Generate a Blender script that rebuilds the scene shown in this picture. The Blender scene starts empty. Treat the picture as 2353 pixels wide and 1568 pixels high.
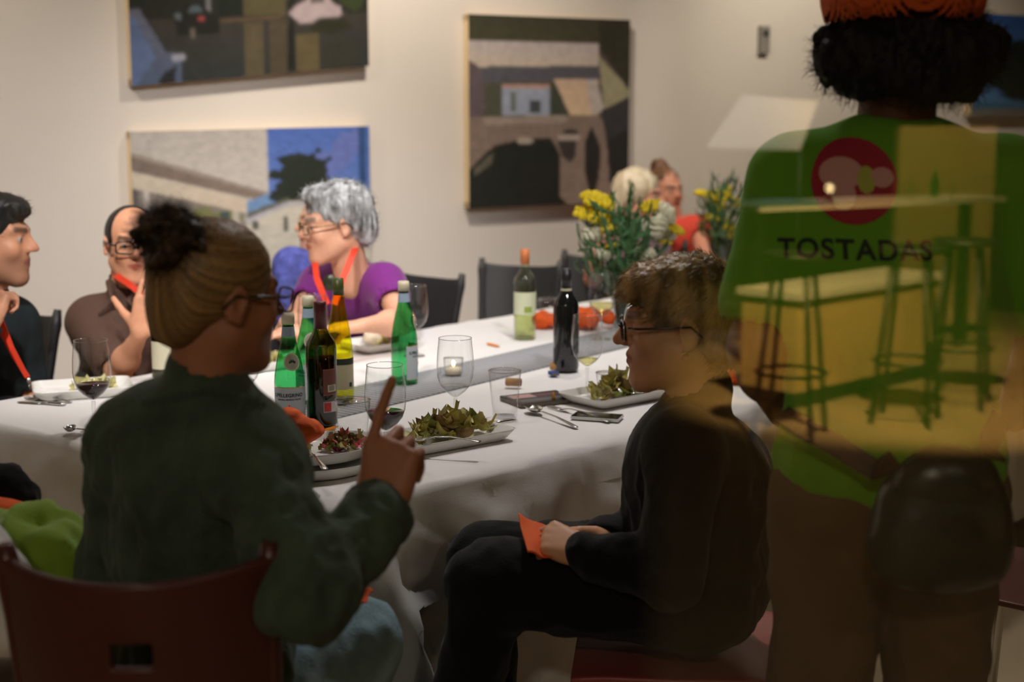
import bpy, bmesh, math, random
import numpy as np
from mathutils import Vector, Matrix
from mathutils.bvhtree import BVHTree

# ------------------------------------------------------------------ camera, world, lights, exposure
random.seed(7); RNG = np.random.default_rng(7)
SC = bpy.context.scene; COL = SC.collection
FPX, CX, CY, HORIZON, EYE = 3268.0, 1176.5, 784.0, 248.0, 1.52
PITCH = math.atan((CY - HORIZON) / FPX)
cam_d = bpy.data.cameras.new('camera'); cam = bpy.data.objects.new('camera', cam_d); COL.objects.link(cam)
cam.location = (0, 0, EYE); cam.rotation_euler = (math.pi/2 - PITCH, 0, 0)
cam_d.sensor_width = 36.0; cam_d.lens = FPX / 2353 * 36.0; cam_d.clip_start = 0.02
cam_d.dof.use_dof = True; cam_d.dof.focus_distance = 3.12; cam_d.dof.aperture_fstop = 2.2; cam_d.dof.aperture_blades = 8
SC.camera = cam
SC.view_settings.view_transform = 'Standard'; SC.view_settings.look = 'None'
SC.view_settings.exposure = 0.0; SC.view_settings.gamma = 1.0; SC.view_settings.use_curve_mapping = False
SC.cycles.use_denoising = True; SC.cycles.max_bounces = 5; SC.cycles.diffuse_bounces = 3; SC.cycles.glossy_bounces = 3; SC.cycles.transparent_max_bounces = 16
SC.cycles.use_adaptive_sampling = True; SC.cycles.adaptive_threshold = 0.08; SC.cycles.adaptive_min_samples = 20
SC.cycles.caustics_reflective = False; SC.cycles.caustics_refractive = False
SC.cycles.sample_clamp_indirect = 4.0
world = bpy.data.worlds.new('world'); SC.world = world; world.use_nodes = True
world.node_tree.nodes['Background'].inputs[0].default_value = (1.0, 0.93, 0.82, 1)
world.node_tree.nodes['Background'].inputs[1].default_value = 0.02

# gallery frame: u runs along the long wall (t), v from the long wall towards the camera (n)
ANG = math.radians(58)
TW = np.array([math.sin(ANG), math.cos(ANG), 0.0]); NW = np.array([math.cos(ANG), -math.sin(ANG), 0.0])
VCAM = 5.94
def W(u, v, z): return u*TW + (v - VCAM)*NW + np.array([0, 0, z])

def spot(name, pos, target, power, color, size_deg, blend=0.6, radius=0.06):
    l = bpy.data.lights.new(name, 'SPOT'); o = bpy.data.objects.new(name, l); COL.objects.link(o)
    l.energy = power; l.color = color; l.spot_size = math.radians(size_deg); l.spot_blend = blend; l.shadow_soft_size = radius
    o.location = pos
    o.rotation_euler = (Vector(target) - Vector(pos)).to_track_quat('-Z', 'Y').to_euler()
    return o
WARM = (1.0, 0.88, 0.72); NEUT = (1.0, 0.95, 0.92); AMBER = (1.0, 0.66, 0.22)
# track spots over the dining table
spot('table_spot', (0.15, 4.95, 3.2), (0.12, 4.7, 0.75), 45, NEUT, 105, 0.9, 0.07)
spot('table_spot', (1.45, 6.1, 3.2), (1.4, 5.8, 0.75), 85, NEUT, 105, 0.9, 0.07)
spot('table_spot', (-0.95, 4.0, 3.2), (-0.8, 3.75, 0.75), 26, NEUT, 95, 0.9, 0.07)
spot('table_spot', (0.25, 4.1, 3.2), (0.1, 3.5, 0.75), 100, NEUT, 88, 0.9, 0.07)
spot('table_spot', (-0.70, 1.7, 3.2), (-1.15, 4.6, 1.15), 370, NEUT, 44, 0.8, 0.07)
spot('table_spot', (0.75, 2.3, 3.2), (-0.35, 4.9, 1.1), 175, NEUT, 40, 0.8, 0.07)
# wall washers aimed at the pictures
for u, p in ((-1.4, 200), (0.7, 112), (3.0, 195), (5.6, 150)):
    spot('wall_spot', W(u - 0.3, 1.25, 3.2), W(u + 0.3, 0.0, 1.4), p, WARM, 100, 0.9, 0.05)
# added fill lamps behind the camera, lifting the near people's backs
for u, v, p in ((-1.6, 7.6, 42), (0.6, 8.2, 10)):
    l = bpy.data.lights.new('fill_lamp', 'AREA'); l.shape = 'DISK'; l.size = 0.35; l.energy = p; l.color = (1.0, 0.86, 0.66)
    o = bpy.data.objects.new('fill_lamp', l); COL.objects.link(o); o.location = W(u, v, 3.3)
# lamps of the adjoining bar, seen mirrored in the glass
BAR_LIGHTS = []

# ------------------------------------------------------------------ geometry helpers
def ray(px, py):
    s, c = math.sin(PITCH), math.cos(PITCH)
    a, b = (px - CX)/FPX, -(py - CY)/FPX
    return np.array([a, c + b*s, -s + b*c])
CAM = np.array([0, 0, EYE])
def at(px, py, d): return CAM + ray(px, py)*d            # a point at axial distance d
def on(px, py, z):                                       # a point of the level plane z
    r = ray(px, py); return CAM + r*((z - EYE)/r[2])
def onwall(px, py, off=0.0):
    r = ray(px, py); p0 = W(0, off, 0); return CAM + r*(((p0 - CAM) @ NW)/(r @ NW))
VPANE = 5.5
def mirrored(px, py, d):                                 # where a thing stands that the glass shows at that spot
    p = at(px, py, d); dist = p @ NW - W(0, VPANE, 0) @ NW
    return p - 2*dist*NW
def V(*a): return np.array(a, float)
def unit(v): v = np.asarray(v, float); return v/np.linalg.norm(v)

def lin(c):
    return tuple(((x/255)/12.92 if x/255 <= 0.04045 else ((x/255 + 0.055)/1.055)**2.4) for x in c)

# ------------------------------------------------------------------ materials
MATS = {}
def mat(name, color=(0.8, 0.8, 0.8), rough=0.5, metal=0.0, bump=0.0, bscale=60.0, var=0.0, vscale=6.0, attr=False,
        stretch=None, sheen=0.0, spec=0.5, sss=0.0, coat=0.0, emit=None):
    if name in MATS: return MATS[name]
    m = bpy.data.materials.new(name); m.use_nodes = True; nt = m.node_tree; N = nt.nodes; L = nt.links
    b = N['Principled BSDF']
    b.inputs['Base Color'].default_value = (*color, 1); b.inputs['Roughness'].default_value = rough
    b.inputs['Metallic'].default_value = metal; b.inputs['Specular IOR Level'].default_value = spec
    b.inputs['Sheen Weight'].default_value = sheen; b.inputs['Coat Weight'].default_value = coat
    if sss: b.inputs['Subsurface Weight'].default_value = sss; b.inputs['Subsurface Radius'].default_value = (0.012, 0.005, 0.003); b.inputs['Subsurface Scale'].default_value = 1.0
    if emit: b.inputs['Emission Color'].default_value = (*emit[0], 1); b.inputs['Emission Strength'].default_value = emit[1]
    tc = N.new('ShaderNodeTexCoord'); mp = N.new('ShaderNodeMapping'); L.new(tc.outputs['Object'], mp.inputs['Vector'])
    if stretch: mp.inputs['Scale'].default_value = stretch
    src = None
    if attr:
        a = N.new('ShaderNodeVertexColor'); a.layer_name = 'Col'; src = a.outputs['Color']
    if var > 0:
        n = N.new('ShaderNodeTexNoise'); n.inputs['Scale'].default_value = vscale; n.inputs['Detail'].default_value = 6
        L.new(mp.outputs['Vector'], n.inputs['Vector'])
        r = N.new('ShaderNodeMapRange'); r.inputs['To Min'].default_value = 1 - var; r.inputs['To Max'].default_value = 1 + var
        r.inputs['From Min'].default_value = 0.25; r.inputs['From Max'].default_value = 0.75
        L.new(n.outputs['Fac'], r.inputs['Value'])
        mx = N.new('ShaderNodeMix'); mx.data_type = 'RGBA'; mx.blend_type = 'MULTIPLY'; mx.inputs['Factor'].default_value = 1
        if src: L.new(src, mx.inputs['A'])
        else: mx.inputs['A'].default_value = (*color, 1)
        L.new(r.outputs['Result'], mx.inputs['B']); src = mx.outputs['Result']
    if src: L.new(src, b.inputs['Base Color'])
    if bump > 0:
        n2 = N.new('ShaderNodeTexNoise'); n2.inputs['Scale'].default_value = bscale; n2.inputs['Detail'].default_value = 5
        L.new(mp.outputs['Vector'], n2.inputs['Vector'])
        bp = N.new('ShaderNodeBump'); bp.inputs['Strength'].default_value = bump; bp.inputs['Distance'].default_value = 0.01
        L.new(n2.outputs['Fac'], bp.inputs['Height']); L.new(bp.outputs['Normal'], b.inputs['Normal'])
    MATS[name] = m; return m

def thin_glass(name, tint=(1, 1, 1), r0=0.05, rough=0.0, edge=0.35):
    """clear or tinted sheet glass: passes tinted light, mirrors more towards grazing"""
    if name in MATS: return MATS[name]
    m = bpy.data.materials.new(name); m.use_nodes = True; nt = m.node_tree; N = nt.nodes; L = nt.links
    N.remove(N['Principled BSDF']); out = N['Material Output']
    g = N.new('ShaderNodeNewGeometry'); dot = N.new('ShaderNodeVectorMath'); dot.operation = 'DOT_PRODUCT'
    L.new(g.outputs['Incoming'], dot.inputs[0]); L.new(g.outputs['Normal'], dot.inputs[1])
    ab = N.new('ShaderNodeMath'); ab.operation = 'ABSOLUTE'; L.new(dot.outputs['Value'], ab.inputs[0])
    om = N.new('ShaderNodeMath'); om.operation = 'SUBTRACT'; om.inputs[0].default_value = 1; L.new(ab.outputs[0], om.inputs[1])
    pw = N.new('ShaderNodeMath'); pw.operation = 'POWER'; pw.inputs[1].default_value = 5; L.new(om.outputs[0], pw.inputs[0])
    ml = N.new('ShaderNodeMath'); ml.operation = 'MULTIPLY_ADD'; ml.inputs[1].default_value = 0.9 - r0; ml.inputs[2].default_value = r0; L.new(pw.outputs[0], ml.inputs[0])
    t = N.new('ShaderNodeBsdfTransparent'); gl = N.new('ShaderNodeBsdfGlossy'); gl.inputs['Roughness'].default_value = rough
    gl.inputs['Color'].default_value = (1, 1, 1, 1)
    p2 = N.new('ShaderNodeMath'); p2.operation = 'POWER'; p2.inputs[1].default_value = 4.0; L.new(om.outputs[0], p2.inputs[0])
    cm = N.new('ShaderNodeMix'); cm.data_type = 'RGBA'; L.new(p2.outputs[0], cm.inputs['Factor'])
    cm.inputs['A'].default_value = (*tint, 1); cm.inputs['B'].default_value = (*[c*edge for c in tint], 1)
    L.new(cm.outputs['Result'], t.inputs['Color'])
    mx = N.new('ShaderNodeMixShader'); L.new(ml.outputs[0], mx.inputs[0]); L.new(t.outputs[0], mx.inputs[1]); L.new(gl.outputs[0], mx.inputs[2])
    L.new(mx.outputs[0], out.inputs['Surface'])
    MATS[name] = m; return m

# ------------------------------------------------------------------ objects
def link(o, parent=None):
    COL.objects.link(o)
    if parent is not None: o.parent = parent
    return o
def tag(o, label=None, cat=None, group=None, kind=None):
    if label: o['label'] = label
    if cat: o['category'] = cat
    if group: o['group'] = group
    if kind: o['kind'] = kind
    return o
def thing(name, label, cat, loc=(0, 0, 0), rz=0.0, group=None):
    o = bpy.data.objects.new(name, None); link(o); o.location = loc; o.rotation_euler = (0, 0, rz); o.empty_display_size = 0.05
    return tag(o, label, cat, group)
def mesh(verts, faces, m=None, smooth=True, col=None, name='mesh'):
    me = bpy.data.meshes.new(name)
    if isinstance(faces, np.ndarray):
        v = np.asarray(verts, np.float32); nf, k = faces.shape
        me.vertices.add(len(v)); me.vertices.foreach_set('co', v.ravel())
        me.loops.add(nf*k); me.loops.foreach_set('vertex_index', faces.astype(np.int32).ravel())
        me.polygons.add(nf); me.polygons.foreach_set('loop_start', np.arange(nf, dtype=np.int32)*k)
        me.update(calc_edges=True); me.validate()
    else:
        me.from_pydata([tuple(map(float, p)) for p in verts], [], faces)
        bm = bmesh.new(); bm.from_mesh(me); bmesh.ops.recalc_face_normals(bm, faces=bm.faces); bm.to_mesh(me); bm.free()
    if smooth: me.polygons.foreach_set('use_smooth', [True]*len(me.polygons))
    if col is not None:
        a = me.color_attributes.new('Col', 'FLOAT_COLOR', 'POINT'); c = np.ones((len(me.vertices), 4), np.float32); c[:, :3] = col
        a.data.foreach_set('color', c.ravel())
    if m: me.materials.append(m)
    return me
def obj(name, verts, faces, m, parent=None, smooth=True, col=None):
    return link(bpy.data.objects.new(name, mesh(verts, faces, m, smooth, col, name)), parent)
def bevel(o, w=0.004, seg=2):
    b = o.modifiers.new('bevel', 'BEVEL'); b.width = w; b.segments = seg; b.limit_method = 'ANGLE'; return o
def copy_tree(o, parent=None):
    c = o.copy(); link(c, parent)
    for ch in list(o.children): copy_tree(ch, c)
    return c

class MB:
    def __init__(s): s.v = []; s.f = []
    def add(s, v, f):
        k = len(s.v); s.v += [tuple(map(float, p)) for p in v]; s.f += [tuple(i + k for i in q) for q in f]; return s
    def box(s, lo, hi):
        x0, y0, z0 = lo; x1, y1, z1 = hi
        return s.add([(x0,y0,z0),(x1,y0,z0),(x1,y1,z0),(x0,y1,z0),(x0,y0,z1),(x1,y0,z1),(x1,y1,z1),(x0,y1,z1)],
                     [(0,3,2,1),(4,5,6,7),(0,1,5,4),(1,2,6,5),(2,3,7,6),(3,0,4,7)])
    def tube(s, pts, r, n=8, cap=True):
        pts = [np.asarray(p, float) for p in pts]; rs = r if isinstance(r, (list, tuple, np.ndarray)) else [r]*len(pts)
        vs, fs = [], []; prev = None
        for i, p in enumerate(pts):
            d = unit(pts[min(i+1, len(pts)-1)] - pts[max(i-1, 0)])
            if prev is None:
                a = np.cross(d, [0, 0, 1]);
                if np.linalg.norm(a) < 1e-3: a = np.cross(d, [1, 0, 0])
                a = unit(a)
            else: a = unit(prev - d*(prev @ d))
            prev = a; b = np.cross(d, a)
            for j in range(n):
                t = 2*math.pi*j/n; vs.append(p + rs[i]*(math.cos(t)*a + math.sin(t)*b))
        for i in range(len(pts)-1):
            for j in range(n): fs.append((i*n+j, i*n+(j+1) % n, (i+1)*n+(j+1) % n, (i+1)*n+j))
        if cap: fs.append(tuple(range(n))[::-1]); fs.append(tuple((len(pts)-1)*n + j for j in range(n)))
        return s.add(vs, fs)
    def lathe(s, prof, n=32, sx=1.0, sy=1.0, c=(0, 0, 0)):
        vs, fs = [], []
        for r, z in prof:
            for j in range(n):
                t = 2*math.pi*j/n; vs.append((c[0] + sx*r*math.cos(t), c[1] + sy*r*math.sin(t), c[2] + z))
        for i in range(len(prof)-1):
            for j in range(n): fs.append((i*n+j, i*n+(j+1) % n, (i+1)*n+(j+1) % n, (i+1)*n+j))
        if prof[0][0] > 1e-6: fs.append(tuple(range(n))[::-1])
        if prof[-1][0] > 1e-6: fs.append(tuple((len(prof)-1)*n + j for j in range(n)))
        return s.add(vs, fs)
    def sphere(s, c, r, n=10, m=6):
        r = (r, r, r) if np.isscalar(r) else r; vs, fs = [], []
        for i in range(m+1):
            p = math.pi*i/m
            for j in range(n):
                t = 2*math.pi*j/n; vs.append((c[0]+r[0]*math.sin(p)*math.cos(t), c[1]+r[1]*math.sin(p)*math.sin(t), c[2]+r[2]*math.cos(p)))
        for i in range(m):
            for j in range(n): fs.append((i*n+j, (i+1)*n+j, (i+1)*n+(j+1) % n, i*n+(j+1) % n))
        return s.add(vs, fs)
    def build(s, name, m, parent=None, smooth=True):
        o = obj(name, s.v, s.f, m, parent, smooth); return o
def ship(me, name, parent=None): return link(bpy.data.objects.new(name, me), parent)

# value noise, vectorised
def vnoise(P, seed=0):
    P = np.asarray(P, np.float64); i = np.floor(P).astype(np.int64); f = P - i; f = f*f*(3 - 2*f)
    def h(ix, iy, iz):
        n = (ix*374761393 + iy*668265263 + iz*2147483647 + seed*974634777) & 0xffffffff
        n = ((n ^ (n >> 13))*1274126177) & 0xffffffff; n = n ^ (n >> 16); return (n & 0xffff)/65535.0
    r = 0
    for dx in (0, 1):
        for dy in (0, 1):
            for dz in (0, 1):
                w = (f[:, 0] if dx else 1-f[:, 0])*(f[:, 1] if dy else 1-f[:, 1])*(f[:, 2] if dz else 1-f[:, 2])
                r = r + w*h(i[:, 0]+dx, i[:, 1]+dy, i[:, 2]+dz)
    return r*2 - 1
def fbm(P, oct=3, seed=0):
    r = 0; a = 1
    for k in range(oct): r = r + a*vnoise(P*(2**k) + 17.3*k, seed+k); a *= 0.5
    return r

# ------------------------------------------------------------------ smooth solid modelling on a grid
class Field:
    def __init__(s, lo, hi, h):
        s.o = np.asarray(lo, float) - 3*h; s.h = h; s.n = np.ceil((np.asarray(hi, float) + 3*h - s.o)/h).astype(int) + 1
        s.g = np.full(s.n, 0.3, np.float32)
    def _reg(s, lo, hi):
        a = np.clip(np.floor((np.asarray(lo) - s.o)/s.h).astype(int), 0, s.n); b = np.clip(np.ceil((np.asarray(hi) - s.o)/s.h).astype(int) + 1, 0, s.n)
        if np.any(b <= a): return None
        ax = [(s.o[i] + s.h*np.arange(a[i], b[i])).astype(np.float32) for i in range(3)]
        return tuple(slice(a[i], b[i]) for i in range(3)), ax[0][:, None, None], ax[1][None, :, None], ax[2][None, None, :]
    def _put(s, sl, d, k, op):
        g = s.g[sl]
        if op == '+':
            if k > 0: hh = np.maximum(k - np.abs(g - d), 0)/k; s.g[sl] = np.minimum(g, d) - hh*hh*k*0.25
            else: s.g[sl] = np.minimum(g, d)
        else:
            d = -d
            if k > 0: hh = np.maximum(k - np.abs(g - d), 0)/k; s.g[sl] = np.maximum(g, d) + hh*hh*k*0.25
            else: s.g[sl] = np.maximum(g, d)
    def cap(s, a, b, ra, rb=None, k=0.02, op='+'):
        a = np.asarray(a, float); b = np.asarray(b, float); rb = ra if rb is None else rb
        m = max(ra, rb) + k + 3*s.h; R = s._reg(np.minimum(a, b) - m, np.maximum(a, b) + m)
        if R is None: return s
        sl, X, Y, Z = R; ba = b - a; L2 = max(float(ba @ ba), 1e-12)
        t = np.clip(((X-a[0])*ba[0] + (Y-a[1])*ba[1] + (Z-a[2])*ba[2])/L2, 0, 1)
        d = np.sqrt((X-a[0]-t*ba[0])**2 + (Y-a[1]-t*ba[1])**2 + (Z-a[2]-t*ba[2])**2) - (ra + (rb-ra)*t)
        s._put(sl, d, k, op); return s
    def ell(s, c, r, M=None, k=0.02, op='+'):
        c = np.asarray(c, float); r = np.asarray(r, float); M = np.eye(3) if M is None else M
        m = max(r) + k + 3*s.h; R = s._reg(c - m, c + m)
        if R is None: return s
        sl, X, Y, Z = R; x, y, z = X-c[0], Y-c[1], Z-c[2]
        q = [x*M[0, i] + y*M[1, i] + z*M[2, i] for i in range(3)]
        k0 = np.sqrt(sum((q[i]/r[i])**2 for i in range(3))); k1 = np.sqrt(sum((q[i]/r[i]**2)**2 for i in range(3))) + 1e-6
        s._put(sl, k0*(k0-1)/k1, k, op); return s
    def half(s, p, n, k=0.0):                          # cut away the side that n points to
        n = unit(n); ax = [(s.o[i] + s.h*np.arange(s.n[i])).astype(np.float32) for i in range(3)]
        d = (ax[0][:, None, None]-p[0])*n[0] + (ax[1][None, :, None]-p[1])*n[1] + (ax[2][None, None, :]-p[2])*n[2]
        s._put((slice(None),)*3, -d, k, '-'); return s
    def get(s, it=2):
        g = s.g; ins = g < 0; n = s.n
        c = np.zeros(n-1, np.int8)
        cs = [(i, j, k) for i in (0, 1) for j in (0, 1) for k in (0, 1)]
        sl = lambda q: tuple(slice(q[a], n[a]-1+q[a]) for a in range(3))
        for q in cs: c += ins[sl(q)]
        I = np.argwhere((c > 0) & (c < 8)); idx = np.full(n-1, -1, np.int32); idx[tuple(I.T)] = np.arange(len(I))
        vals = {q: g[I[:, 0]+q[0], I[:, 1]+q[1], I[:, 2]+q[2]] for q in cs}
        acc = np.zeros((len(I), 3)); cnt = np.zeros(len(I))
        for q in cs:
            for a in range(3):
                if q[a] == 0:
                    q2 = tuple(1 if b == a else q[b] for b in range(3)); v0, v1 = vals[q], vals[q2]
                    mk = (v0 < 0) != (v1 < 0); t = np.where(mk, v0/np.where(mk, v0-v1, 1), 0)
                    p = np.array(q, float)[None, :].repeat(len(I), 0); p[:, a] = t
                    acc[mk] += p[mk]; cnt[mk] += 1
        P = s.o + s.h*(I + acc/np.maximum(cnt, 1)[:, None])
        quads = []
        for a in range(3):
            b, d = (a+1) % 3, (a+2) % 3
            s0 = [slice(None)]*3; s1 = [slice(None)]*3; s0[a] = slice(0, n[a]-1); s1[a] = slice(1, n[a])
            E = ins[tuple(s0)] != ins[tuple(s1)]; K = np.argwhere(E)
            K = K[(K[:, b] > 0) & (K[:, d] > 0) & (K[:, b] < n[b]-1) & (K[:, d] < n[d]-1)]
            if len(K) == 0: continue
            def cell(db, dd): q = K.copy(); q[:, b] -= db; q[:, d] -= dd; return idx[tuple(q.T)]
            Q = np.stack([cell(1, 1), cell(0, 1), cell(0, 0), cell(1, 0)], 1)
            fl = ~ins[tuple(K.T)]; Q[fl] = Q[fl][:, ::-1]; quads.append(Q)
        Q = np.concatenate(quads); Q = Q[(Q >= 0).all(1)]
        return relax(P, Q, it), Q
def relax(P, Q, it):
    e = np.concatenate([Q[:, [0, 1]], Q[:, [1, 2]], Q[:, [2, 3]], Q[:, [3, 0]]]); n = len(P)
    cnt = np.bincount(e[:, 0], minlength=n) + np.bincount(e[:, 1], minlength=n)
    for _ in range(it):
        S = np.stack([np.bincount(e[:, 0], P[e[:, 1], a], n) + np.bincount(e[:, 1], P[e[:, 0], a], n) for a in range(3)], 1)
        P = P*0.4 + 0.6*S/np.maximum(cnt, 1)[:, None]
    return P
def vnormals(P, Q):
    fn = np.cross(P[Q[:, 2]] - P[Q[:, 0]], P[Q[:, 3]] - P[Q[:, 1]]); n = np.zeros_like(P)
    for k in range(4):
        for a in range(3): n[:, a] += np.bincount(Q[:, k], fn[:, a], len(P))
    return n/(np.linalg.norm(n, axis=1, keepdims=True) + 1e-12)

# ------------------------------------------------------------------ the room
def slab(name, pts, thick, m, kind='structure'):
    """a flat quad given by four corners, thickened by the vector thick"""
    p = [np.asarray(q, float) for q in pts]; q = [a + np.asarray(thick, float) for a in p]
    o = obj(name, p + q, [(0, 1, 2, 3), (7, 6, 5, 4), (0, 4, 5, 1), (1, 5, 6, 2), (2, 6, 7, 3), (3, 7, 4, 0)], m, None, False)
    if kind: o['kind'] = kind
    return o
U0, U1, V1, CEIL = -3.6, 8.8, 14.6, 3.4
M_WALL = mat('wall_paint', (0.66, 0.61, 0.565), 0.75, var=0.03, vscale=1.5, bump=0.05, bscale=40)
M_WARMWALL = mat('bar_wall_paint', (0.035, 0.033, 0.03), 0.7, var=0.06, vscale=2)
M_FLOOR = mat('floor_concrete', (0.36, 0.27, 0.16), 0.5, var=0.15, vscale=3, bump=0.05)
slab('floor', [W(U0, 0, 0), W(U1, 0, 0), W(U1, V1, 0), W(U0, V1, 0)], (0, 0, -0.1), M_FLOOR)
slab('ceiling', [W(U0, 0, CEIL), W(U1, 0, CEIL), W(U1, V1, CEIL), W(U0, V1, CEIL)], (0, 0, 0.1), mat('ceiling_paint', (0.35, 0.33, 0.30), 0.8, var=0.03))
slab('wall_back', [W(U0, 0, 0), W(U1, 0, 0), W(U1, 0, CEIL), W(U0, 0, CEIL)], -0.15*NW, M_WALL)
slab('wall_left', [W(U0, 0, 0), W(U0, V1, 0), W(U0, V1, CEIL), W(U0, 0, CEIL)], -0.15*TW, M_WALL)
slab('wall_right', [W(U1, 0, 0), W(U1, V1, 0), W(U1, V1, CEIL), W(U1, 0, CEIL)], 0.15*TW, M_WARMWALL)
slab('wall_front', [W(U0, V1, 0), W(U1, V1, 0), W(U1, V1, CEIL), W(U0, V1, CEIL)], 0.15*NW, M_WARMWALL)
def wallbox(name, u0, u1, v0, v1, z0, z1, m, parent=None):
    p = [W(u0, v0, z0), W(u1, v0, z0), W(u1, v1, z0), W(u0, v1, z0)]
    return obj(name, p + [q + V(0, 0, z1 - z0) for q in p], [(0, 1, 2, 3), (7, 6, 5, 4), (0, 4, 5, 1), (1, 5, 6, 2), (2, 6, 7, 3), (3, 7, 4, 0)], m, parent, False)
bb = wallbox('baseboard_back', U0, U1, 0.0, 0.015, 0.0, 0.10, mat('baseboard_paint', (0.6, 0.56, 0.5), 0.5)); bb['kind'] = 'structure'
# glass screen between the gallery and the bar: its free edge stands about where the reflection begins
r_ = ray(1530, 784); p_ = CAM + r_*(((W(0, VPANE, 0) - CAM) @ NW)/(r_ @ NW)); UE = float(p_ @ TW)
M_STEEL = mat('brushed_steel', (0.35, 0.35, 0.34), 0.35, 1.0)
win = bpy.data.objects.new('window_1', None); link(win); win['kind'] = 'structure'
win['label'] = 'tall clear glass screen mirroring the warm lit bar'
wallbox('pane', UE, UE + 3.2, VPANE - 0.005, VPANE + 0.005, 0.06, CEIL - 0.06, thin_glass('screen_glass', (0.97, 0.97, 0.95), 0.075, 0.0, 0.9), win)
wallbox('bottom_rail', UE, UE + 3.2, VPANE - 0.02, VPANE + 0.02, 0.0, 0.06, M_STEEL, win)
wallbox('top_rail', UE, UE + 3.2, VPANE - 0.02, VPANE + 0.02, CEIL - 0.06, CEIL, M_STEEL, win)
wallbox('end_post', UE + 3.2, UE + 3.26, VPANE - 0.03, VPANE + 0.03, 0.0, CEIL, M_STEEL, win)

# ------------------------------------------------------------------ pictures: painted canvases on wooden stretchers
def inpoly(X, Y, poly):
    c = np.zeros(X.shape, bool); n = len(poly)
    for i in range(n):
        x1, y1 = poly[i]; x2, y2 = poly[(i+1) % n]
        if y1 == y2: continue
        m = ((y1 > Y) != (y2 > Y)) & (X < (x2-x1)*(Y-y1)/(y2-y1) + x1); c ^= m
    return c
class Paint:
    def __init__(s, nx, ny, base):
        s.nx, s.ny = nx, ny; x = (np.arange(nx) + .5)/nx; y = (np.arange(ny) + .5)/ny; s.X, s.Y = np.meshgrid(x, y)
        s.C = np.ones((ny, nx, 3))*np.array(lin(base))
    def poly(s, pts, c, c2=None, axis='y', jag=0.0, seed=0):
        X, Y = s.X, s.Y
        if jag:
            P = np.stack([X.ravel()*18, Y.ravel()*18, np.zeros(X.size) + seed], 1)
            X = X + jag*fbm(P, 3, seed).reshape(X.shape); Y = Y + jag*fbm(P, 3, seed+9).reshape(Y.shape)
        m = inpoly(X, Y, pts); col = np.array(lin(c))
        if c2 is not None:
            a = np.array([p[0 if axis == 'x' else 1] for p in pts]); t = ((s.X if axis == 'x' else s.Y) - a.min())/(a.max()-a.min()+1e-9)
            full = col + (np.array(lin(c2)) - col)*np.clip(t, 0, 1)[..., None]; s.C[m] = full[m]
        else: s.C[m] = col
        return s
    def rect(s, x0, y0, x1, y1, c, c2=None, **k): return s.poly([(x0, y0), (x1, y0), (x1, y1), (x0, y1)], c, c2, **k)
    def oval(s, x, y, rx, ry, c, **k): return s.poly([(x + rx*math.cos(a), y + ry*math.sin(a)) for a in np.linspace(0, 2*math.pi, 25)[:-1]], c, **k)
    def soft(s, it=1):
        for _ in range(it):
            p = np.pad(s.C, ((1, 1), (1, 1), (0, 0)), 'edge'); s.C = (p[:-2, 1:-1] + p[2:, 1:-1] + p[1:-1, :-2] + p[1:-1, 2:] + 2*s.C)/6
        g = 1 + 0.10*fbm(np.stack([s.X.ravel()*40, s.Y.ravel()*40, 0*s.X.ravel()], 1), 2, 5).reshape(s.X.shape); s.C = s.C*g[..., None]
        return s
M_CANVAS = mat('oil_paint', (1, 1, 1), 0.6, attr=True, bump=0.08, bscale=300, spec=0.2)
M_PINE = mat('pine_stretcher', (0.72, 0.55, 0.33), 0.55, var=0.12, vscale=8, stretch=(1, 1, 0.2))
def picture(name, label, tl, tr, hgt, paint, depth=0.05, roll=0.0, group=None):
    """tl, tr: (u, z) of the upper corners on the long wall"""
    (u0, z0), (u1, z1) = tl, tr; wid = u1 - u0; t = thing(name, label, 'painting', tuple(W(u0, 0, z0)), 0, group)
    R = roll
    def P(x, y, off): return (W(u0 + wid*x, off, z0 + (z1-z0)*x - hgt*y) - W(u0, 0, z0))
    nx, ny = paint.nx, paint.ny
    vs = np.array([P(i/nx, j/ny, depth + 0.001) for j in range(ny+1) for i in range(nx+1)])
    ii, jj = np.meshgrid(np.arange(nx), np.arange(ny)); a = (jj*(nx+1) + ii).ravel()
    Q = np.stack([a, a + nx + 1, a + nx + 2, a + 1], 1)
    C = np.pad(paint.C, ((0, 1), (0, 1), (0, 0)), 'edge').reshape(-1, 3)
    obj('canvas', vs, Q, M_CANVAS, t, False, C)
    for nm, (x0, y0, x1, y1) in dict(left_stretcher=(0, 0, 0.03/wid, 1), right_stretcher=(1-0.03/wid, 0, 1, 1), top_stretcher=(0, 0, 1, 0.03/hgt), bottom_stretcher=(0, 1-0.03/hgt, 1, 1)).items():
        p = [P(x0, y0, 0.002), P(x1, y0, 0.002), P(x1, y1, 0.002), P(x0, y1, 0.002), P(x0, y0, depth), P(x1, y0, depth), P(x1, y1, depth), P(x0, y1, depth)]
        obj('stretcher_bar', p, [(0, 1, 2, 3), (7, 6, 5, 4), (0, 4, 5, 1), (1, 5, 6, 2), (2, 6, 7, 3), (3, 7, 4, 0)], M_PINE, t, False)
    return t
def uz(px, py, off=0.05): p = onwall(px, py, off); return float(p @ TW), float(p[2])

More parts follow.
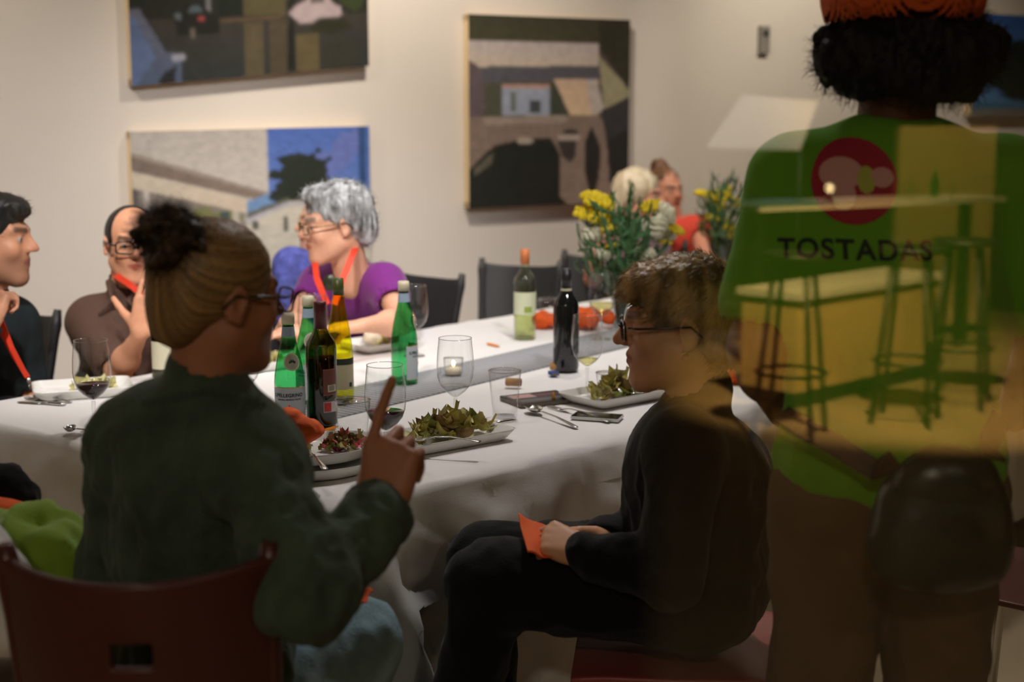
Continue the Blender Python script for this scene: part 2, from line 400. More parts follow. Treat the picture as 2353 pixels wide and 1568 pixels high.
# street with parked cars at dusk
pa = Paint(150, 84, (38, 40, 36))
pa.rect(0, 0, 1, .55, (30, 34, 30)).oval(.13, .42, .07, .1, (120, 130, 50), jag=.05).oval(.25, .38, .05, .12, (70, 80, 40), jag=.05, seed=3).oval(.22, .36, .03, .06, (190, 200, 225)).oval(.305, .4, .02, .05, (190, 200, 225))
pa.rect(.33, 0, .62, .53, (92, 84, 76)).rect(.35, .3, .38, .5, (40, 40, 38)).rect(.41, .3, .45, .5, (40, 40, 38)).rect(.47, .36, .52, .5, (44, 44, 40)).rect(.54, .37, .61, .5, (44, 44, 40))
pa.rect(.62, 0, 1, .6, (104, 92, 70)).rect(.36, .56, .46, .68, (28, 34, 30)).rect(.46, .52, .64, .7, (80, 74, 52)).rect(.305, .3, .328, .64, (110, 108, 115))
pa.poly([(0, .66), (1, .70), (1, 1), (0, 1)], (58, 54, 50), (46, 50, 50)).rect(.34, .685, .62, .70, (100, 80, 55))
pa.poly([(.64, .99), (.66, .5), (.7, .42), (.82, .38), (1, .3), (1, .37), (.83, .43), (.72, .48), (.68, .56), (.67, .99)], (30, 32, 28))
pa.oval(.87, .45, .025, .14, (40, 46, 34), jag=.04).oval(.94, .58, .07, .08, (50, 60, 34), jag=.04)
pa.poly([(.65, .68), (.68, .64), (.72, .62), (.75, .585), (.82, .585), (.845, .64), (.88, .66), (.885, .7), (.84, .74), (.7, .74)], (165, 150, 155)).rect(.745, .6, .81, .635, (90, 84, 80)).oval(.79, .735, .02, .025, (50, 90, 70))
pa.oval(.83, .76, .09, .045, (44, 44, 32)).poly([(.18, .67), (.23, .60), (.29, .60), (.32, .65), (.36, .67), (.36, .76), (.19, .76)], (34, 34, 32)).poly([(.23, .645), (.245, .61), (.28, .61), (.295, .645)], (80, 92, 100)).rect(.275, .665, .3, .685, (150, 70, 70)).oval(.195, .66, .015, .02, (90, 100, 105)).oval(.25, .755, .012, .03, (100, 95, 85))
pa.poly([(0, .61), (.045, .61), (.14, .84), (.2, .86), (.2, 1), (0, 1)], (98, 100, 116), (76, 88, 112)).poly([(.0, .64), (.02, .64), (.1, .87), (.02, 1), (0, 1)], (88, 104, 140)).poly([(.1, 1), (.14, .94), (.18, .92), (.17, 1)], (40, 40, 44)).oval(.19, .875, .03, .018, (150, 150, 165))
pa.rect(.46, .72, .54, 1, (84, 76, 58)).rect(.57, .72, .64, 1, (74, 66, 52)).rect(.68, .8, .78, 1, (90, 80, 56)).oval(.87, .92, .09, .1, (52, 52, 46))
picture('street_painting', 'dark street scene painting with parked cars, hung above another canvas', uz(284, -250), uz(841, -258), abs(uz(284, -250)[1] - uz(298, 198)[1]), pa.soft(1))
# white building, blue sky and dark tree
pb = Paint(150, 100, (176, 172, 168))
pb.poly([(0, 0), (.56, 0), (.56, .46), (0, .14)], (176, 170, 165), (190, 184, 178))
pb.rect(.555, 0, 1, 1, (78, 104, 176), (108, 134, 190))
pb.poly([(.66, .3), (.95, .02), (.97, .2), (.8, .42)], (100, 114, 176), jag=.03).rect(.955, 0, .985, 1, (52, 78, 122))
pb.poly([(0, .14), (.56, .47), (.53, .52), (0, .27)], (116, 104, 98), (135, 120, 108), axis='x').poly([(0, .14), (.56, .46), (.56, .485), (0, .17)], (150, 140, 132))
pb.poly([(0, .27), (.46, .5), (.455, .60), (0, .385)], (190, 180, 165), (200, 185, 168), axis='x').poly([(0, .385), (.455, .60), (.455, 1), (0, 1)], (126, 118, 112), (150, 142, 132)).rect(.045, .40, .07, 1, (190, 182, 178)).rect(0, .4, .03, 1, (92, 88, 88))
pb.oval(.3, .64, .1, .07, (120, 122, 80), jag=.05).rect(.35, .58, .39, .66, (70, 84, 84)).rect(.40, .58, .43, 1, (180, 172, 165))
pb.poly([(.46, .52), (.56, .46), (.58, .62), (.46, .62)], (112, 144, 186)).oval(.7, .42, .125, .26, (44, 50, 44), jag=.05).oval(.70, .4, .1, .2, (42, 48, 42), jag=.05, seed=5)
pb.poly([(.46, .66), (.64, .53), (.86, .545), (1, .62), (1, 1), (.46, 1)], (196, 190, 178), (186, 182, 172)).poly([(.46, .60), (.64, .50), (.64, .53), (.46, .655)], (96, 98, 88)).poly([(.45, .645), (.63, .535), (.86, .54), (.86, .56), (.64, .56), (.46, .675)], (170, 168, 178))
pb.rect(.615, .64, .635, .75, (92, 94, 84)).rect(.68, .65, .70, .74, (150, 146, 138)).rect(.48, .66, .51, .72, (84, 88, 80))
picture('house_painting', 'painting of a white house under blue sky with a dark round tree', uz(298, 303), uz(848, 290), abs(uz(298, 303)[1] - uz(305, 640)[1]), pb.soft(1))
# view out from under a car port
pc = Paint(120, 140, (90, 80, 76))
pc.rect(0, 0, 1, .14, (60, 60, 48), (70, 68, 52)).poly([(.8, 0), (1, 0), (1, .38), (.8, .16)], (56, 54, 44)).rect(0, .135, .8, .28, (176, 166, 170), (190, 176, 160))
pc.poly([(0, .27), (.8, .255), (.8, .33), (.0, .36)], (86, 86, 94)).poly([(0, .23), (.08, .28), (.1, .5), (0, .56)], (98, 86, 92)).rect(.1, .35, .5, .52, (80, 82, 70)).rect(.2, .37, .5, .52, (150, 158, 178)).rect(.25, .40, .28, .5, (100, 110, 104)).rect(.37, .44, .43, .51, (70, 74, 78)).rect(.2, .355, .5, .38, (176, 140, 130))
pc.rect(.52, .33, .8, .52, (196, 168, 150), (205, 180, 150)).poly([(.49, .34), (.52, .34), (.62, .52), (.49, .52)], (66, 70, 60)).poly([(.72, .33), (.79, .33), (.84, .5), (.76, .52)], (180, 170, 165))
pc.poly([(.8, .2), (1, .38), (1, .46), (.84, .5)], (152, 146, 120)).poly([(0, .53), (.8, .52), (.95, .7), (.9, 1), (0, 1)], (128, 112, 104), (140, 122, 112)).poly([(.08, .53), (.6, .52), (.6, .56), (.1, .57)], (150, 138, 128))
pc.poly([(0, .8), (.15, .68), (.35, .64), (.5, .64), (.56, .74), (.56, .96), (.6, 1), (0, 1)], (40, 42, 38)).poly([(.03, .8), (.15, .71), (.14, .77), (.03, .84)], (96, 92, 80)).oval(.34, .655, .05, .02, (170, 158, 148)).poly([(.53, .64), (.66, .64), (.66, .74), (.62, .78), (.57, .74)], (62, 58, 56)).rect(.54, .63, .68, .66, (170, 156, 150)).oval(.625, .61, .05, .014, (50, 54, 52))
pc.poly([(.72, .66), (.76, .58), (.79, .64), (.82, .7), (.81, .86), (.78, .96), (.75, .96), (.72, .84)], (46, 44, 42)).poly([(.82, .5), (1, .42), (1, .82), (.88, .9), (.86, .68)], (58, 56, 58)).poly([(.86, .66), (1, .6), (1, .86), (.9, .9)], (44, 43, 42))
tl, tr = uz(1076, 32), uz(1448, 46); bl, br = uz(1082, 478), uz(1446, 464)
picture('carport_painting', 'tall painting looking out from a dark carport onto cars', tl, tr, ((tl[1]-bl[1]) + (tr[1]-br[1]))/2, pc.soft(1))
pe = Paint(60, 60, (58, 96, 160))
pe.rect(0, 0, 1, 1, (48, 88, 156), (90, 130, 180)).oval(.52, .55, .44, .34, (30, 38, 34), jag=.05).rect(0, .92, 1, 1, (120, 116, 112)).rect(0, .86, 1, .93, (70, 110, 140))
tl = uz(2242, 30)
picture('tree_painting', 'blue sky painting with a dark tree, half hidden behind the standing person', tl, (tl[0] + 1.3, tl[1]), tl[1] - uz(2242, 268)[1], pe.soft(1))
# small grey thermostat on the wall
p = onwall(1752, 92, 0.0); t = thing('wall_thermostat', 'small grey thermostat box high on the pale wall', 'thermostat', tuple(p))
def wl(u, v, z): return u*TW + v*NW + V(0, 0, z)
def wbx(name, u0, u1, v0, v1, z0, z1, m, par):
    return obj(name, [wl(a, b, c) for c in (z0, z1) for a, b in ((u0, v0), (u1, v0), (u1, v1), (u0, v1))], [(0, 1, 2, 3), (7, 6, 5, 4), (0, 4, 5, 1), (1, 5, 6, 2), (2, 6, 7, 3), (3, 7, 4, 0)], m, par, False)
bevel(wbx('housing', -.035, .035, 0, .025, -.075, .075, mat('grey_plastic', (0.25, 0.23, 0.21), 0.5), t), 0.006)
wbx('dial', -.02, .02, .025, .029, .02, .05, mat('dark_plastic', (0.05, 0.05, 0.05), 0.4), t)

# ------------------------------------------------------------------ the long table and its cloth
TH = 0.75
def quad_pt(a, b):                                     # a along the length, b from the near edge to the far one
    A, B, Cc, D = V(-0.325, 2.715), V(-0.325 + 4.1*.704, 2.715 + 4.1*.710), V(-1.50 + 4.1*.650, 3.615 + 4.1*.760), V(-1.50, 3.615)
    return (A*(1-a) + B*a)*(1-b) + (D*(1-a) + Cc*a)*b
M_LINEN = mat('white_linen', (0.80, 0.78, 0.76), 0.85, bump=0.06, bscale=350, var=0.02, vscale=5, spec=0.2)
M_WOODDK = mat('dark_table_wood', (0.10, 0.06, 0.04), 0.5, var=0.2, vscale=6)
t = thing('dining_table', 'long dining table hidden under the white cloth', 'table', (*quad_pt(.5, .5), 0))
c0 = quad_pt(.5, .5)
ins = [quad_pt(a, b) - c0 for a, b in ((.015, .03), (.985, .03), (.985, .97), (.015, .97))]
obj('tabletop', [(*q, z) for z in (TH - .035, TH - .006) for q in ins], [(0, 1, 2, 3), (7, 6, 5, 4), (0, 4, 5, 1), (1, 5, 6, 2), (2, 6, 7, 3), (3, 7, 4, 0)], M_WOODDK, t, False)
for a, b in ((.05, .1), (.05, .9), (.5, .1), (.5, .9), (.95, .1), (.95, .9)):
    q = quad_pt(a, b) - c0; MB().box((q[0]-.03, q[1]-.03, 0), (q[0]+.03, q[1]+.03, TH - .035)).build('leg', M_WOODDK, t, False)
def tablecloth():
    NA, NB = 260, 90; vs = []; top = {}
    for j in range(NB+1):
        for i in range(NA+1):
            q = quad_pt(i/NA, j/NB); top[i, j] = len(vs); vs.append([q[0], q[1], TH])
    vs = np.array(vs)
    P = np.stack([vs[:, 0]*2.2, vs[:, 1]*2.2, 0*vs[:, 0]], 1); vs[:, 2] += 0.0016*np.abs(fbm(P, 2, 3))
    ii = np.tile(np.arange(NA+1), NB+1)/NA*4.1; jj = np.repeat(np.arange(NB+1), NA+1)/NB*1.45
    ed = np.minimum(np.minimum(ii, 4.1 - ii), np.minimum(jj, 1.45 - jj)); dr = np.clip(1 - ed/0.055, 0, 1)**2
    vs[:, 2] -= dr*(0.010 + 0.010*fbm(np.stack([vs[:, 0]*7, vs[:, 1]*7, 0*vs[:, 0]], 1), 2, 31))
    faces = [(top[i, j], top[i+1, j], top[i+1, j+1], top[i, j+1]) for j in range(NB) for i in range(NA)]
    ring = [(i, 0) for i in range(NA)] + [(NA, j) for j in range(NB)] + [(i, NB) for i in range(NA, 0, -1)] + [(0, j) for j in range(NB, 0, -1)]
    # refine the ring positions into finer steps for the folds
    cen = quad_pt(.5, .5); fine = []
    K = 4; n = len(ring)
    pts = [vs[top[r], :2] for r in ring]
    s = 0.0; info = []
    for k in range(n):
        p0, p1 = pts[k], pts[(k+1) % n]; d = p1 - p0; info.append((p0, s)); s += np.linalg.norm(d)
    per = s; corners = [info[0][1], info[NA][1], info[NA+NB][1], info[2*NA+NB][1]]
    rows = 16; drop = 0.60; prev = [top[r] for r in ring]; V2 = []; base = len(vs)
    nrm = []
    for k in range(n):
        d = pts[(k+1) % n] - pts[k-1]; nn = unit(V(d[1], -d[0])); nrm.append(nn)
    for r in range(1, rows+1):
        f = (r/rows)**1.5; cur = []
        for k in range(n):
            p0, ss = info[k]; nn = nrm[k]
            w = (0.5 + 0.5*math.sin(ss*15.0 + 1.3*math.sin(ss*3.1)) )*0.6 + 0.4*(0.5 + 0.5*math.sin(ss*7.3 + 2.0*math.sin(ss*1.7)))
            cd = min(abs((ss - c + per/2) % per - per/2) for c in corners); cf = math.exp(-(cd/0.11)**2)
            w2 = 0.5 + 0.5*math.sin(ss*5.2 + 0.9 + 1.5*math.sin(ss*2.3))
            out = 0.004 + 0.016*min(1, f*8) + f**0.85*(0.035 + 0.085*w*(.4 + .6*w2))*(1.0 if ss < 4.1 else .45) + 0.06*cf*f**1.2 + (0.010*math.exp(-((ss - 0.646)/0.016)**2)*min(1, f*6))
            tw = 0.015*math.sin(ss*11 + 2)*f
            dz = drop*f - 0.015*(1-math.exp(-f*12))*0 + 0.05*cf*f*-1
            tang = V(-nn[1], nn[0]); q = p0 + nn*out + tang*tw
            z = TH - dz if f > 0.04 else TH - 0.012
            cur.append(base + len(V2)); V2.append([q[0], q[1], TH - .012 - dz])
        for k in range(n): faces.append((prev[k], cur[k], cur[(k+1) % n], prev[(k+1) % n]))
        prev = cur
    vs = np.concatenate([vs, np.array(V2)])
    # soft wrinkles of the hanging part
    m = np.arange(len(vs)) >= base
    P = vs*np.array([5.0, 5.0, 7.0]); P = P + 0.8*np.stack([vnoise(P*.7, 41), vnoise(P*.7, 42), vnoise(P*.7, 43)], 1); wv = (1 - 2.2*np.abs(fbm(P, 2, 21)))*.8 + .4*fbm(P*2, 2, 22); sel = m & (vs[:, 2] < TH - 0.02)
    kk = (np.arange(len(vs)) - base) % n; NN = np.array(nrm)[kk]; dep = np.clip((TH - vs[:, 2])/0.12, 0, 1)
    amp = np.where(NN[:, 1] < 0, .030, .016)
    vs[:, 0] += np.where(sel, amp*wv*dep*NN[:, 0], 0); vs[:, 1] += np.where(sel, amp*wv*dep*NN[:, 1], 0)
    o = obj('tablecloth', vs, np.array(faces), M_LINEN, None, True)
    return tag(o, 'white tablecloth hanging in folds over the long table', 'tablecloth')
cloth = tablecloth()
# grey ribbed runner down the middle
def runner():
    A = [on(690, 985, TH), on(1310, 832, TH)]; d = unit((A[1]-A[0])[:2]); nrm = V(-d[1], d[0])
    far = on(1270, 790, TH); wd = abs((far[:2] - A[0][:2]) @ nrm); L = 3.3
    p0 = A[0][:2] - d*0.05; n = 600; vs, cols = [], []
    fs = []
    for i in range(n+1):
        for k, b in enumerate((0, 1)):
            q = p0 + d*L*i/n + nrm*wd*b; z = TH + 0.0045 + 0.0008*(i % 2)
            vs.append((*q, z)); g = lin((178, 178, 180)) if (i//2) % 2 else lin((132, 132, 136)); cols.append(g)
        if i: fs.append((2*i-2, 2*i, 2*i+1, 2*i-1))
    vs2 = [(x, y, TH + .0022) for x, y, z in vs]; k = len(vs)
    fs2 = [tuple(j + k for j in f[::-1]) for f in fs]
    e = [(0, 1, k+1, k), (2*n+1, 2*n, k+2*n, k+2*n+1)] + [(2*i, k+2*i, k+2*i-2, 2*i-2) for i in range(1, n+1)] + [(2*i-1, k+2*i-1, k+2*i+1, 2*i+1) for i in range(1, n+1)]
    o = obj('table_runner', np.array(vs + vs2), np.array(fs + fs2 + e), mat('ribbed_runner', (1, 1, 1), 0.85, attr=True, bump=0.1, bscale=300), None, False, np.array(cols + cols))
    return tag(o, 'grey ribbed runner along the middle of the white table', 'runner')
runner()

# ------------------------------------------------------------------ people
def frame(fwd_deg, pitch=0.0, roll=0.0):
    """columns: right, forward, up; fwd_deg measured from away-from-camera (+y) towards +x"""
    a = math.radians(fwd_deg); f = V(math.sin(a), math.cos(a), 0); r = V(math.cos(a), -math.sin(a), 0); u = V(0, 0, 1)
    p = math.radians(pitch); f, u = f*math.cos(p) + u*math.sin(p), u*math.cos(p) - f*math.sin(p)
    q = math.radians(roll); r, u = r*math.cos(q) + u*math.sin(q), u*math.cos(q) - r*math.sin(q)
    return np.stack([r, f, u], 1)
def head_solid(F, c, M, s, jaw=1.0, nose=1.0, ears=True):
    L = lambda x, y, z: c + s*(M @ V(x, y, z))
    E = lambda p, r, k=.015, op='+', R=None: F.ell(L(*p), s*np.array(r), M if R is None else M @ R, k*s, op)
    C = lambda a, b, ra, rb, k=.015, op='+': F.cap(L(*a), L(*b), s*ra, s*rb, k*s, op)
    E((0, -.014, .032), (.074, .094, .083)); E((0, .028, -.030), (.059, .058, .080), .02)
    for x in (-1, 1):
        C((x*.048, .0, -.055), (x*.018, .066, -.097*jaw), .020, .018, .03)
        E((x*.036, .064, -.024), (.021, .020, .022), .02); C((x*.012, .085, .024), (x*.042, .070, .026), .011, .010, .015)
    E((0, .072, -.098*jaw), (.022, .020, .018), .02); E((0, .068, -.056), (.030, .026, .028), .02)
    for x in (-1, 1):
        E((x*.031, .093, .004), (.015, .014, .011), .012, '-'); E((x*.031, .0735, .004), (.0145, .0140, .0135), .004); E((x*.031, .0905, .0035), (.0120, .0085, .0032), .002, '-')
    C((0, .070, .020), (0, .080, -.015), .016, .018, .008)
    C((0, .088, .014), (0, .112*(.98 + .02*nose), -.020), .0075, .0105*nose, .012)
    for x in (-1, 1): E((x*.010, .099, -.025), (.0075, .010, .0075), .006); E((x*.0065, .103, -.0335), (.003, .005, .003), .003, '-')
    for x in (-1, 1):
        C((0, .0935, -.049), (x*.019, .084, -.0545), .0056, .0032, .006); C((0, .0918, -.0612), (x*.017, .0835, -.057), .0060, .0032, .006)
    C((-.018, .096, -.0555), (.018, .096, -.0555), .0014, .0014, .003, '-')
    if ears:
        for x in (-1, 1):
            R = np.array(Matrix.Rotation(x*-.35, 3, 'Z') @ Matrix.Rotation(-.2, 3, 'X'))
            E((x*.077, -.012, -.004), (.008, .019, .031), .008, '+', R); E((x*.083, -.007, -.001), (.006, .009, .017), .006, '-', R)
            E((x*.076, -.004, -.030), (.006, .008, .009), .006)
    return L
FING = [(.046, .027, .021, .0085), (.050, .031, .022, .0088), (.046, .028, .021, .0083), (.037, .021, .019, .0074)]
def hand_solid(F, w, d, n, right=True, curls=None, thumb=(25, 20, 15, 50), s=1.0, k=.008, spread=1.0):
    """w wrist, d wrist-to-knuckle direction, n the way the palm faces; curls: four (base, mid, tip) bends in degrees"""
    d = unit(d); n = unit(np.asarray(n, float) - d*(np.asarray(n, float) @ d)); th = np.cross(d, n)*(1 if right else -1)
    curls = curls or [(25, 35, 20)]*4
    off = [.030, .010, -.010, -.029]; ln = [.088, .091, .086, .078]; tips = []
    for i in range(4):
        kn = w + s*(d*ln[i] + th*off[i]); F.cap(w + s*(th*off[i]*.55 + d*.012), kn, s*.0155, s*.0115, k*1.6)
    F.ell(w + s*(d*.045 + n*.006), s*V(.036, .045, .014), np.stack([th, d, n], 1), k*1.5)
    for i in range(4):
        p = w + s*(d*ln[i] + th*off[i]); a = 0.0; dd = unit(d + th*off[i]*2.2*spread); r = FING[i][3]*s
        for j in range(3):
            a += math.radians(curls[i][j]); q = p + s*FING[i][j]*(math.cos(a)*dd + math.sin(a)*n)
            F.cap(p, q, r*(1 - .06*j), r*(1 - .06*(j+1)), k*.45); p = q
        tips.append(p)
    b, m1, m2, out = [math.radians(x) for x in thumb]
    p = w + s*(d*.022 + th*.026 + n*.006); a0 = out; dirn = lambda a, bend: unit((math.cos(a)*d + math.sin(a)*th)*math.cos(bend) + math.sin(bend)*n)
    q = p + s*.045*dirn(a0, b); F.cap(p, q, s*.0165, s*.0115, k*1.5); p = q
    q = p + s*.032*dirn(a0 - m1*.6, b + m1*.5); F.cap(p, q, s*.0108, s*.0095, k*.6); p = q
    q = p + s*.026*dirn(a0 - (m1 + m2)*.6, b + (m1 + m2)*.5); F.cap(p, q, s*.0096, s*.0080, k*.5)
    return tips, q
def arm_solid(F, sh, el, wr, r=(.045, .038, .033, .024), k=.03):
    F.cap(sh, el, r[0], r[1], k); mid = el*.65 + wr*.35; F.cap(el, mid, r[1]*.98, r[2]*1.1, k); F.cap(mid, wr, r[2]*1.1, r[3], k)
def bbox(pts, m): a = np.array(pts); return a.min(0) - m, a.max(0) + m
def fold(P, Q, amp, scale, seed=0, stretch=(1, 1, 1), keep=None):
    N = vnormals(P, Q); X = P*np.array(stretch)*scale
    r = 1 - np.abs(fbm(X, 3, seed))*1.6
    d = amp*r
    if keep is not None: d = d*keep
    return P + N*d[:, None]
SKIN = {}
def skin_mat(name, rough=0.5): return mat(name, (1, 1, 1), rough, attr=True, var=0.05, vscale=60, bump=0.03, bscale=400, spec=0.35)
def face_paint(P, c, M, s, skin, lips=(150, 70, 62), brow=(40, 28, 20), blush=0.15, stubble=0.0):
    q = ((P - c)/s) @ M; skin = np.array(lin(skin)); C = np.tile(skin, (len(P), 1))
    def seg(a, b, r):
        a, b = V(*a), V(*b); t = np.clip(((q - a) @ (b - a))/((b-a) @ (b-a)), 0, 1); return np.clip(1 - (np.linalg.norm(q - a - t[:, None]*(b-a), axis=1) - r)/.004, 0, 1)
    def mixc(w, c): nonlocal C; C = C*(1 - w[:, None]) + np.array(lin(c))*w[:, None]
    rb = np.clip(1 - np.abs(np.abs(q[:, 0]) - .04)/.03, 0, 1)*np.clip(1 - np.abs(q[:, 2] + .03)/.03, 0, 1)*(q[:, 1] > .03)
    C = C*(1 - blush*rb[:, None]*np.array([.1, .5, .5])); C = C*(1 - .25*seg((0, .105, -.022), (0, .112, -.02), .012)[:, None]*np.array([.1, .5, .5]))
    if stubble:
        w = np.clip((-.03 - q[:, 2])/.02, 0, 1)*(q[:, 1] > .0)*np.clip((.0 + q[:, 2] + .13)/.02, 0, 1); mixc(w*stubble, (62, 48, 42))
    for x in (-1, 1):
        mixc(np.maximum(seg((0, .097, -.050), (x*.018, .087, -.0545), .0035), seg((0, .095, -.061), (x*.016, .086, -.058), .004)), lips)
        mixc(seg((x*.014, .093, .026), (x*.045, .074, .029), .0055)*.8, brow)
    return C
M_EYE = mat('eye', (1, 1, 1), 0.1, attr=True, spec=0.6)
def add_eyes(par, org, c, M, s):
    for x in (-1, 1):
        mb = MB().sphere((0, 0, 0), .0122*s, 20, 16); v = np.array(mb.v); fw = v[:, 2]/(.0122*s)
        colr = np.where(fw[:, None] > .965, np.array([[.01, .01, .01]]), np.where(fw[:, None] > .87, np.array([[.09, .05, .03]]), np.array([[.42, .38, .36]])))
        R = np.stack([M[:, 0], -M[:, 2], M[:, 1]], 1); v = v @ R.T + (c + s*(M @ V(x*.031, .0743, .004)) - org)
        obj('eye', v, mb.f, M_EYE, par, True, colr)
def eyeglasses(par, org, c, M, s, m, w=.027, h=.017, lens=None, r=.0016, rnd=4.0):
    """frame fronts, bridge and temples as one worn pair with lenses"""
    L = lambda x, y, z: c + s*(M @ V(x, y, z)) - org; mb = MB()
    for x in (-1, 1):
        ring = []
        for i in range(25):
            a = 2*math.pi*i/24; ca, sa = math.cos(a), math.sin(a); e = 2/rnd
            px, pz = w*abs(ca)**e*np.sign(ca), h*abs(sa)**e*np.sign(sa); ring.append(L(x*.033 + px, .105 - .10*(abs(x*.033 + px) - .006)**1.4*3, .001 + pz))
        mb.tube(ring, r*s, 6, False)
        mb.tube([L(x*.059, .094, .008), L(x*.074, .078, .008), L(x*.081, .02, .008), L(x*.081, -.015, .008), L(x*.078, -.035, -.012)], r*s*1.1, 6)
    mb.tube([L(-.008, .106, .004), L(0, .109, .006), L(.008, .106, .004)], r*s, 6)
    g = mb.build('eyeglasses', m, par); gl = thin_glass('lens_glass', (.95, .96, .95), .06)
    for x in (-1, 1):
        ring = [L(x*.033 + w*.93*math.cos(a), .104 - .10*(abs(x*.033 + w*.93*math.cos(a)) - .006)**1.4*3, .001 + h*.93*math.sin(a)) for a in np.linspace(0, 2*math.pi, 17)[:-1]]
        obj('lens', ring + [np.mean(ring, 0)], [(i, (i+1) % 16, 16) for i in range(16)], gl, g, True)
    return g
def strands(par, org, name, roots, dirs, length, m, r=.0006, droop=.0, curl=.004, seg=4, seed=1):
    """loose hairs as thin tapering three-sided tubes"""
    g = np.random.default_rng(seed); n = len(roots); V_, F_ = [], []
    for i in range(n):
        d = unit(dirs[i] + g.normal(0, .12, 3)); p = roots[i]; L = length*g.uniform(.6, 1.2); a = unit(np.cross(d, g.normal(0, 1, 3))); b = np.cross(d, a); k = len(V_)
        for j in range(seg+1):
            t = j/seg; q = p + d*L*t + V(0, 0, -droop*t*t*L) + a*curl*math.sin(t*5 + i)*t
            rr = r*(1 - .8*t)
            for h in range(3): th = 2.094*h; V_.append(q + rr*(math.cos(th)*a + math.sin(th)*b) - org)
        for j in range(seg):
            for h in range(3): F_.append((k + j*3 + h, k + j*3 + (h+1) % 3, k + j*3 + 3 + (h+1) % 3, k + j*3 + 3 + h))
    o = obj(name, np.array(V_), np.array(F_), m, par, True); o['kind'] = 'stuff'; return o
def put(F, name, m, par, org, it=2, col=None, post=None):
    P, Q = F.get(it)
    if post: P = post(P, Q)
    return obj(name, P - org, Q, m, par, True, None if col is None else col(P)), P, Q
def torso_solid(F, neck, shL, shR, pel, r=(.075, .15, .105, .15, .115), k=.06, belly=0.0, fwd=None):
    """r: shoulder radius, chest half-width and half-depth, pelvis half-width and half-depth"""
    ax = unit(neck - pel); rt = unit(shR - shL); rt = unit(rt - ax*(rt @ ax)); fw = np.cross(ax, rt); M = np.stack([rt, fw, ax], 1)
    L = np.linalg.norm(neck - pel)
    F.cap(shL*.93 + neck*.07, shR*.93 + neck*.07, r[0]*.92, None, k)
    F.ell(pel + ax*L*.66, (r[1], r[2], L*.34), M, k); F.ell(pel + ax*L*.36 + fw*belly, (r[1]*.90, r[2]*.95, L*.32), M, k)
    F.ell(pel + ax*L*.08, (r[3], r[4], L*.22), M, k)
    return M
def person(spec):
    """body, garments, hair and worn things of one person from joint positions"""
    g = spec; s = g.get('s', 1.0); c = g['head']; M = g['M']; org = V(*g['base'])
    t = thing('person', g['label'], 'person', tuple(org))
    h = g.get('h', .005); nk = g['neck']; shL, shR = g['sh']; pel = g['pel']
    pts = [c, nk, shL, shR, pel] + [p for p in (*g.get('el', ()), *g.get('wr', ()))] + list(g.get('ext', ()))
    lo, hi = bbox(pts, .17)
    F = Field(lo, hi, h)
    # limbs and trunk first, the head last so its features stay crisp
    torso_solid(F, nk - V(0, 0, .02), shL, shR, pel, (.045, .115, .08, .12, .085), .05)
    F.cap(c + s*(M @ V(0, -.022, -.05)), nk - V(0, 0, .02), .053*s*g.get('neckr', 1), .058*s*g.get('neckr', 1), .03)
    for i in (0, 1):
        if g.get('el') is None: break
        if g['el'][i] is None: continue
        arm_solid(F, g['sh'][i], g['el'][i], g['wr'][i], g.get('armr', (.043, .036, .034, .023)))
    head_solid(F, c, M, s, **g.get('face', {}))
    for hs in g.get('hands', ()): hand_solid(F, **hs)
    if g.get('legs'):
        for hip, kn, an in g['legs']: F.cap(hip, kn, .06, .05, .04); F.cap(kn, an, .045, .035, .03)
    sk = g.get('skin', (205, 150, 120))
    put(F, 'body', skin_mat('skin'), t, org, 2, lambda P: face_paint(P, c, M, s, sk, **g.get('paint', {})))
    if g.get('eyes', True): add_eyes(t, org, c, M, s)
    return t, org
def legs_solid(F, pel, legs, r=(.088, .066, .058, .048), k=.05):
    for hip, kn, an in legs: F.cap(hip, kn, r[0], r[1], k); F.cap(kn, an, r[2], r[3], k*.6)
def shoes(par, org, legs, fw, m):
    for hip, kn, an in legs:
        F = Field(*bbox([an, an + fw*.2, an - V(0, 0, .06)], .09), .009); d = unit(fw*V(1, 1, 0)); b = V(an[0], an[1], .045)
        F.cap(b - d*.05, b + d*.08, .040, .038, .03); F.cap(b + d*.08, b + d*.16 - V(0, 0, .01), .036, .030, .03); F.cap(b, b + V(0, 0, .06), .042, .044, .03); F.half(V(0, 0, .006), (0, 0, -1))
        put(F, 'shoe', m, par, org, 1)

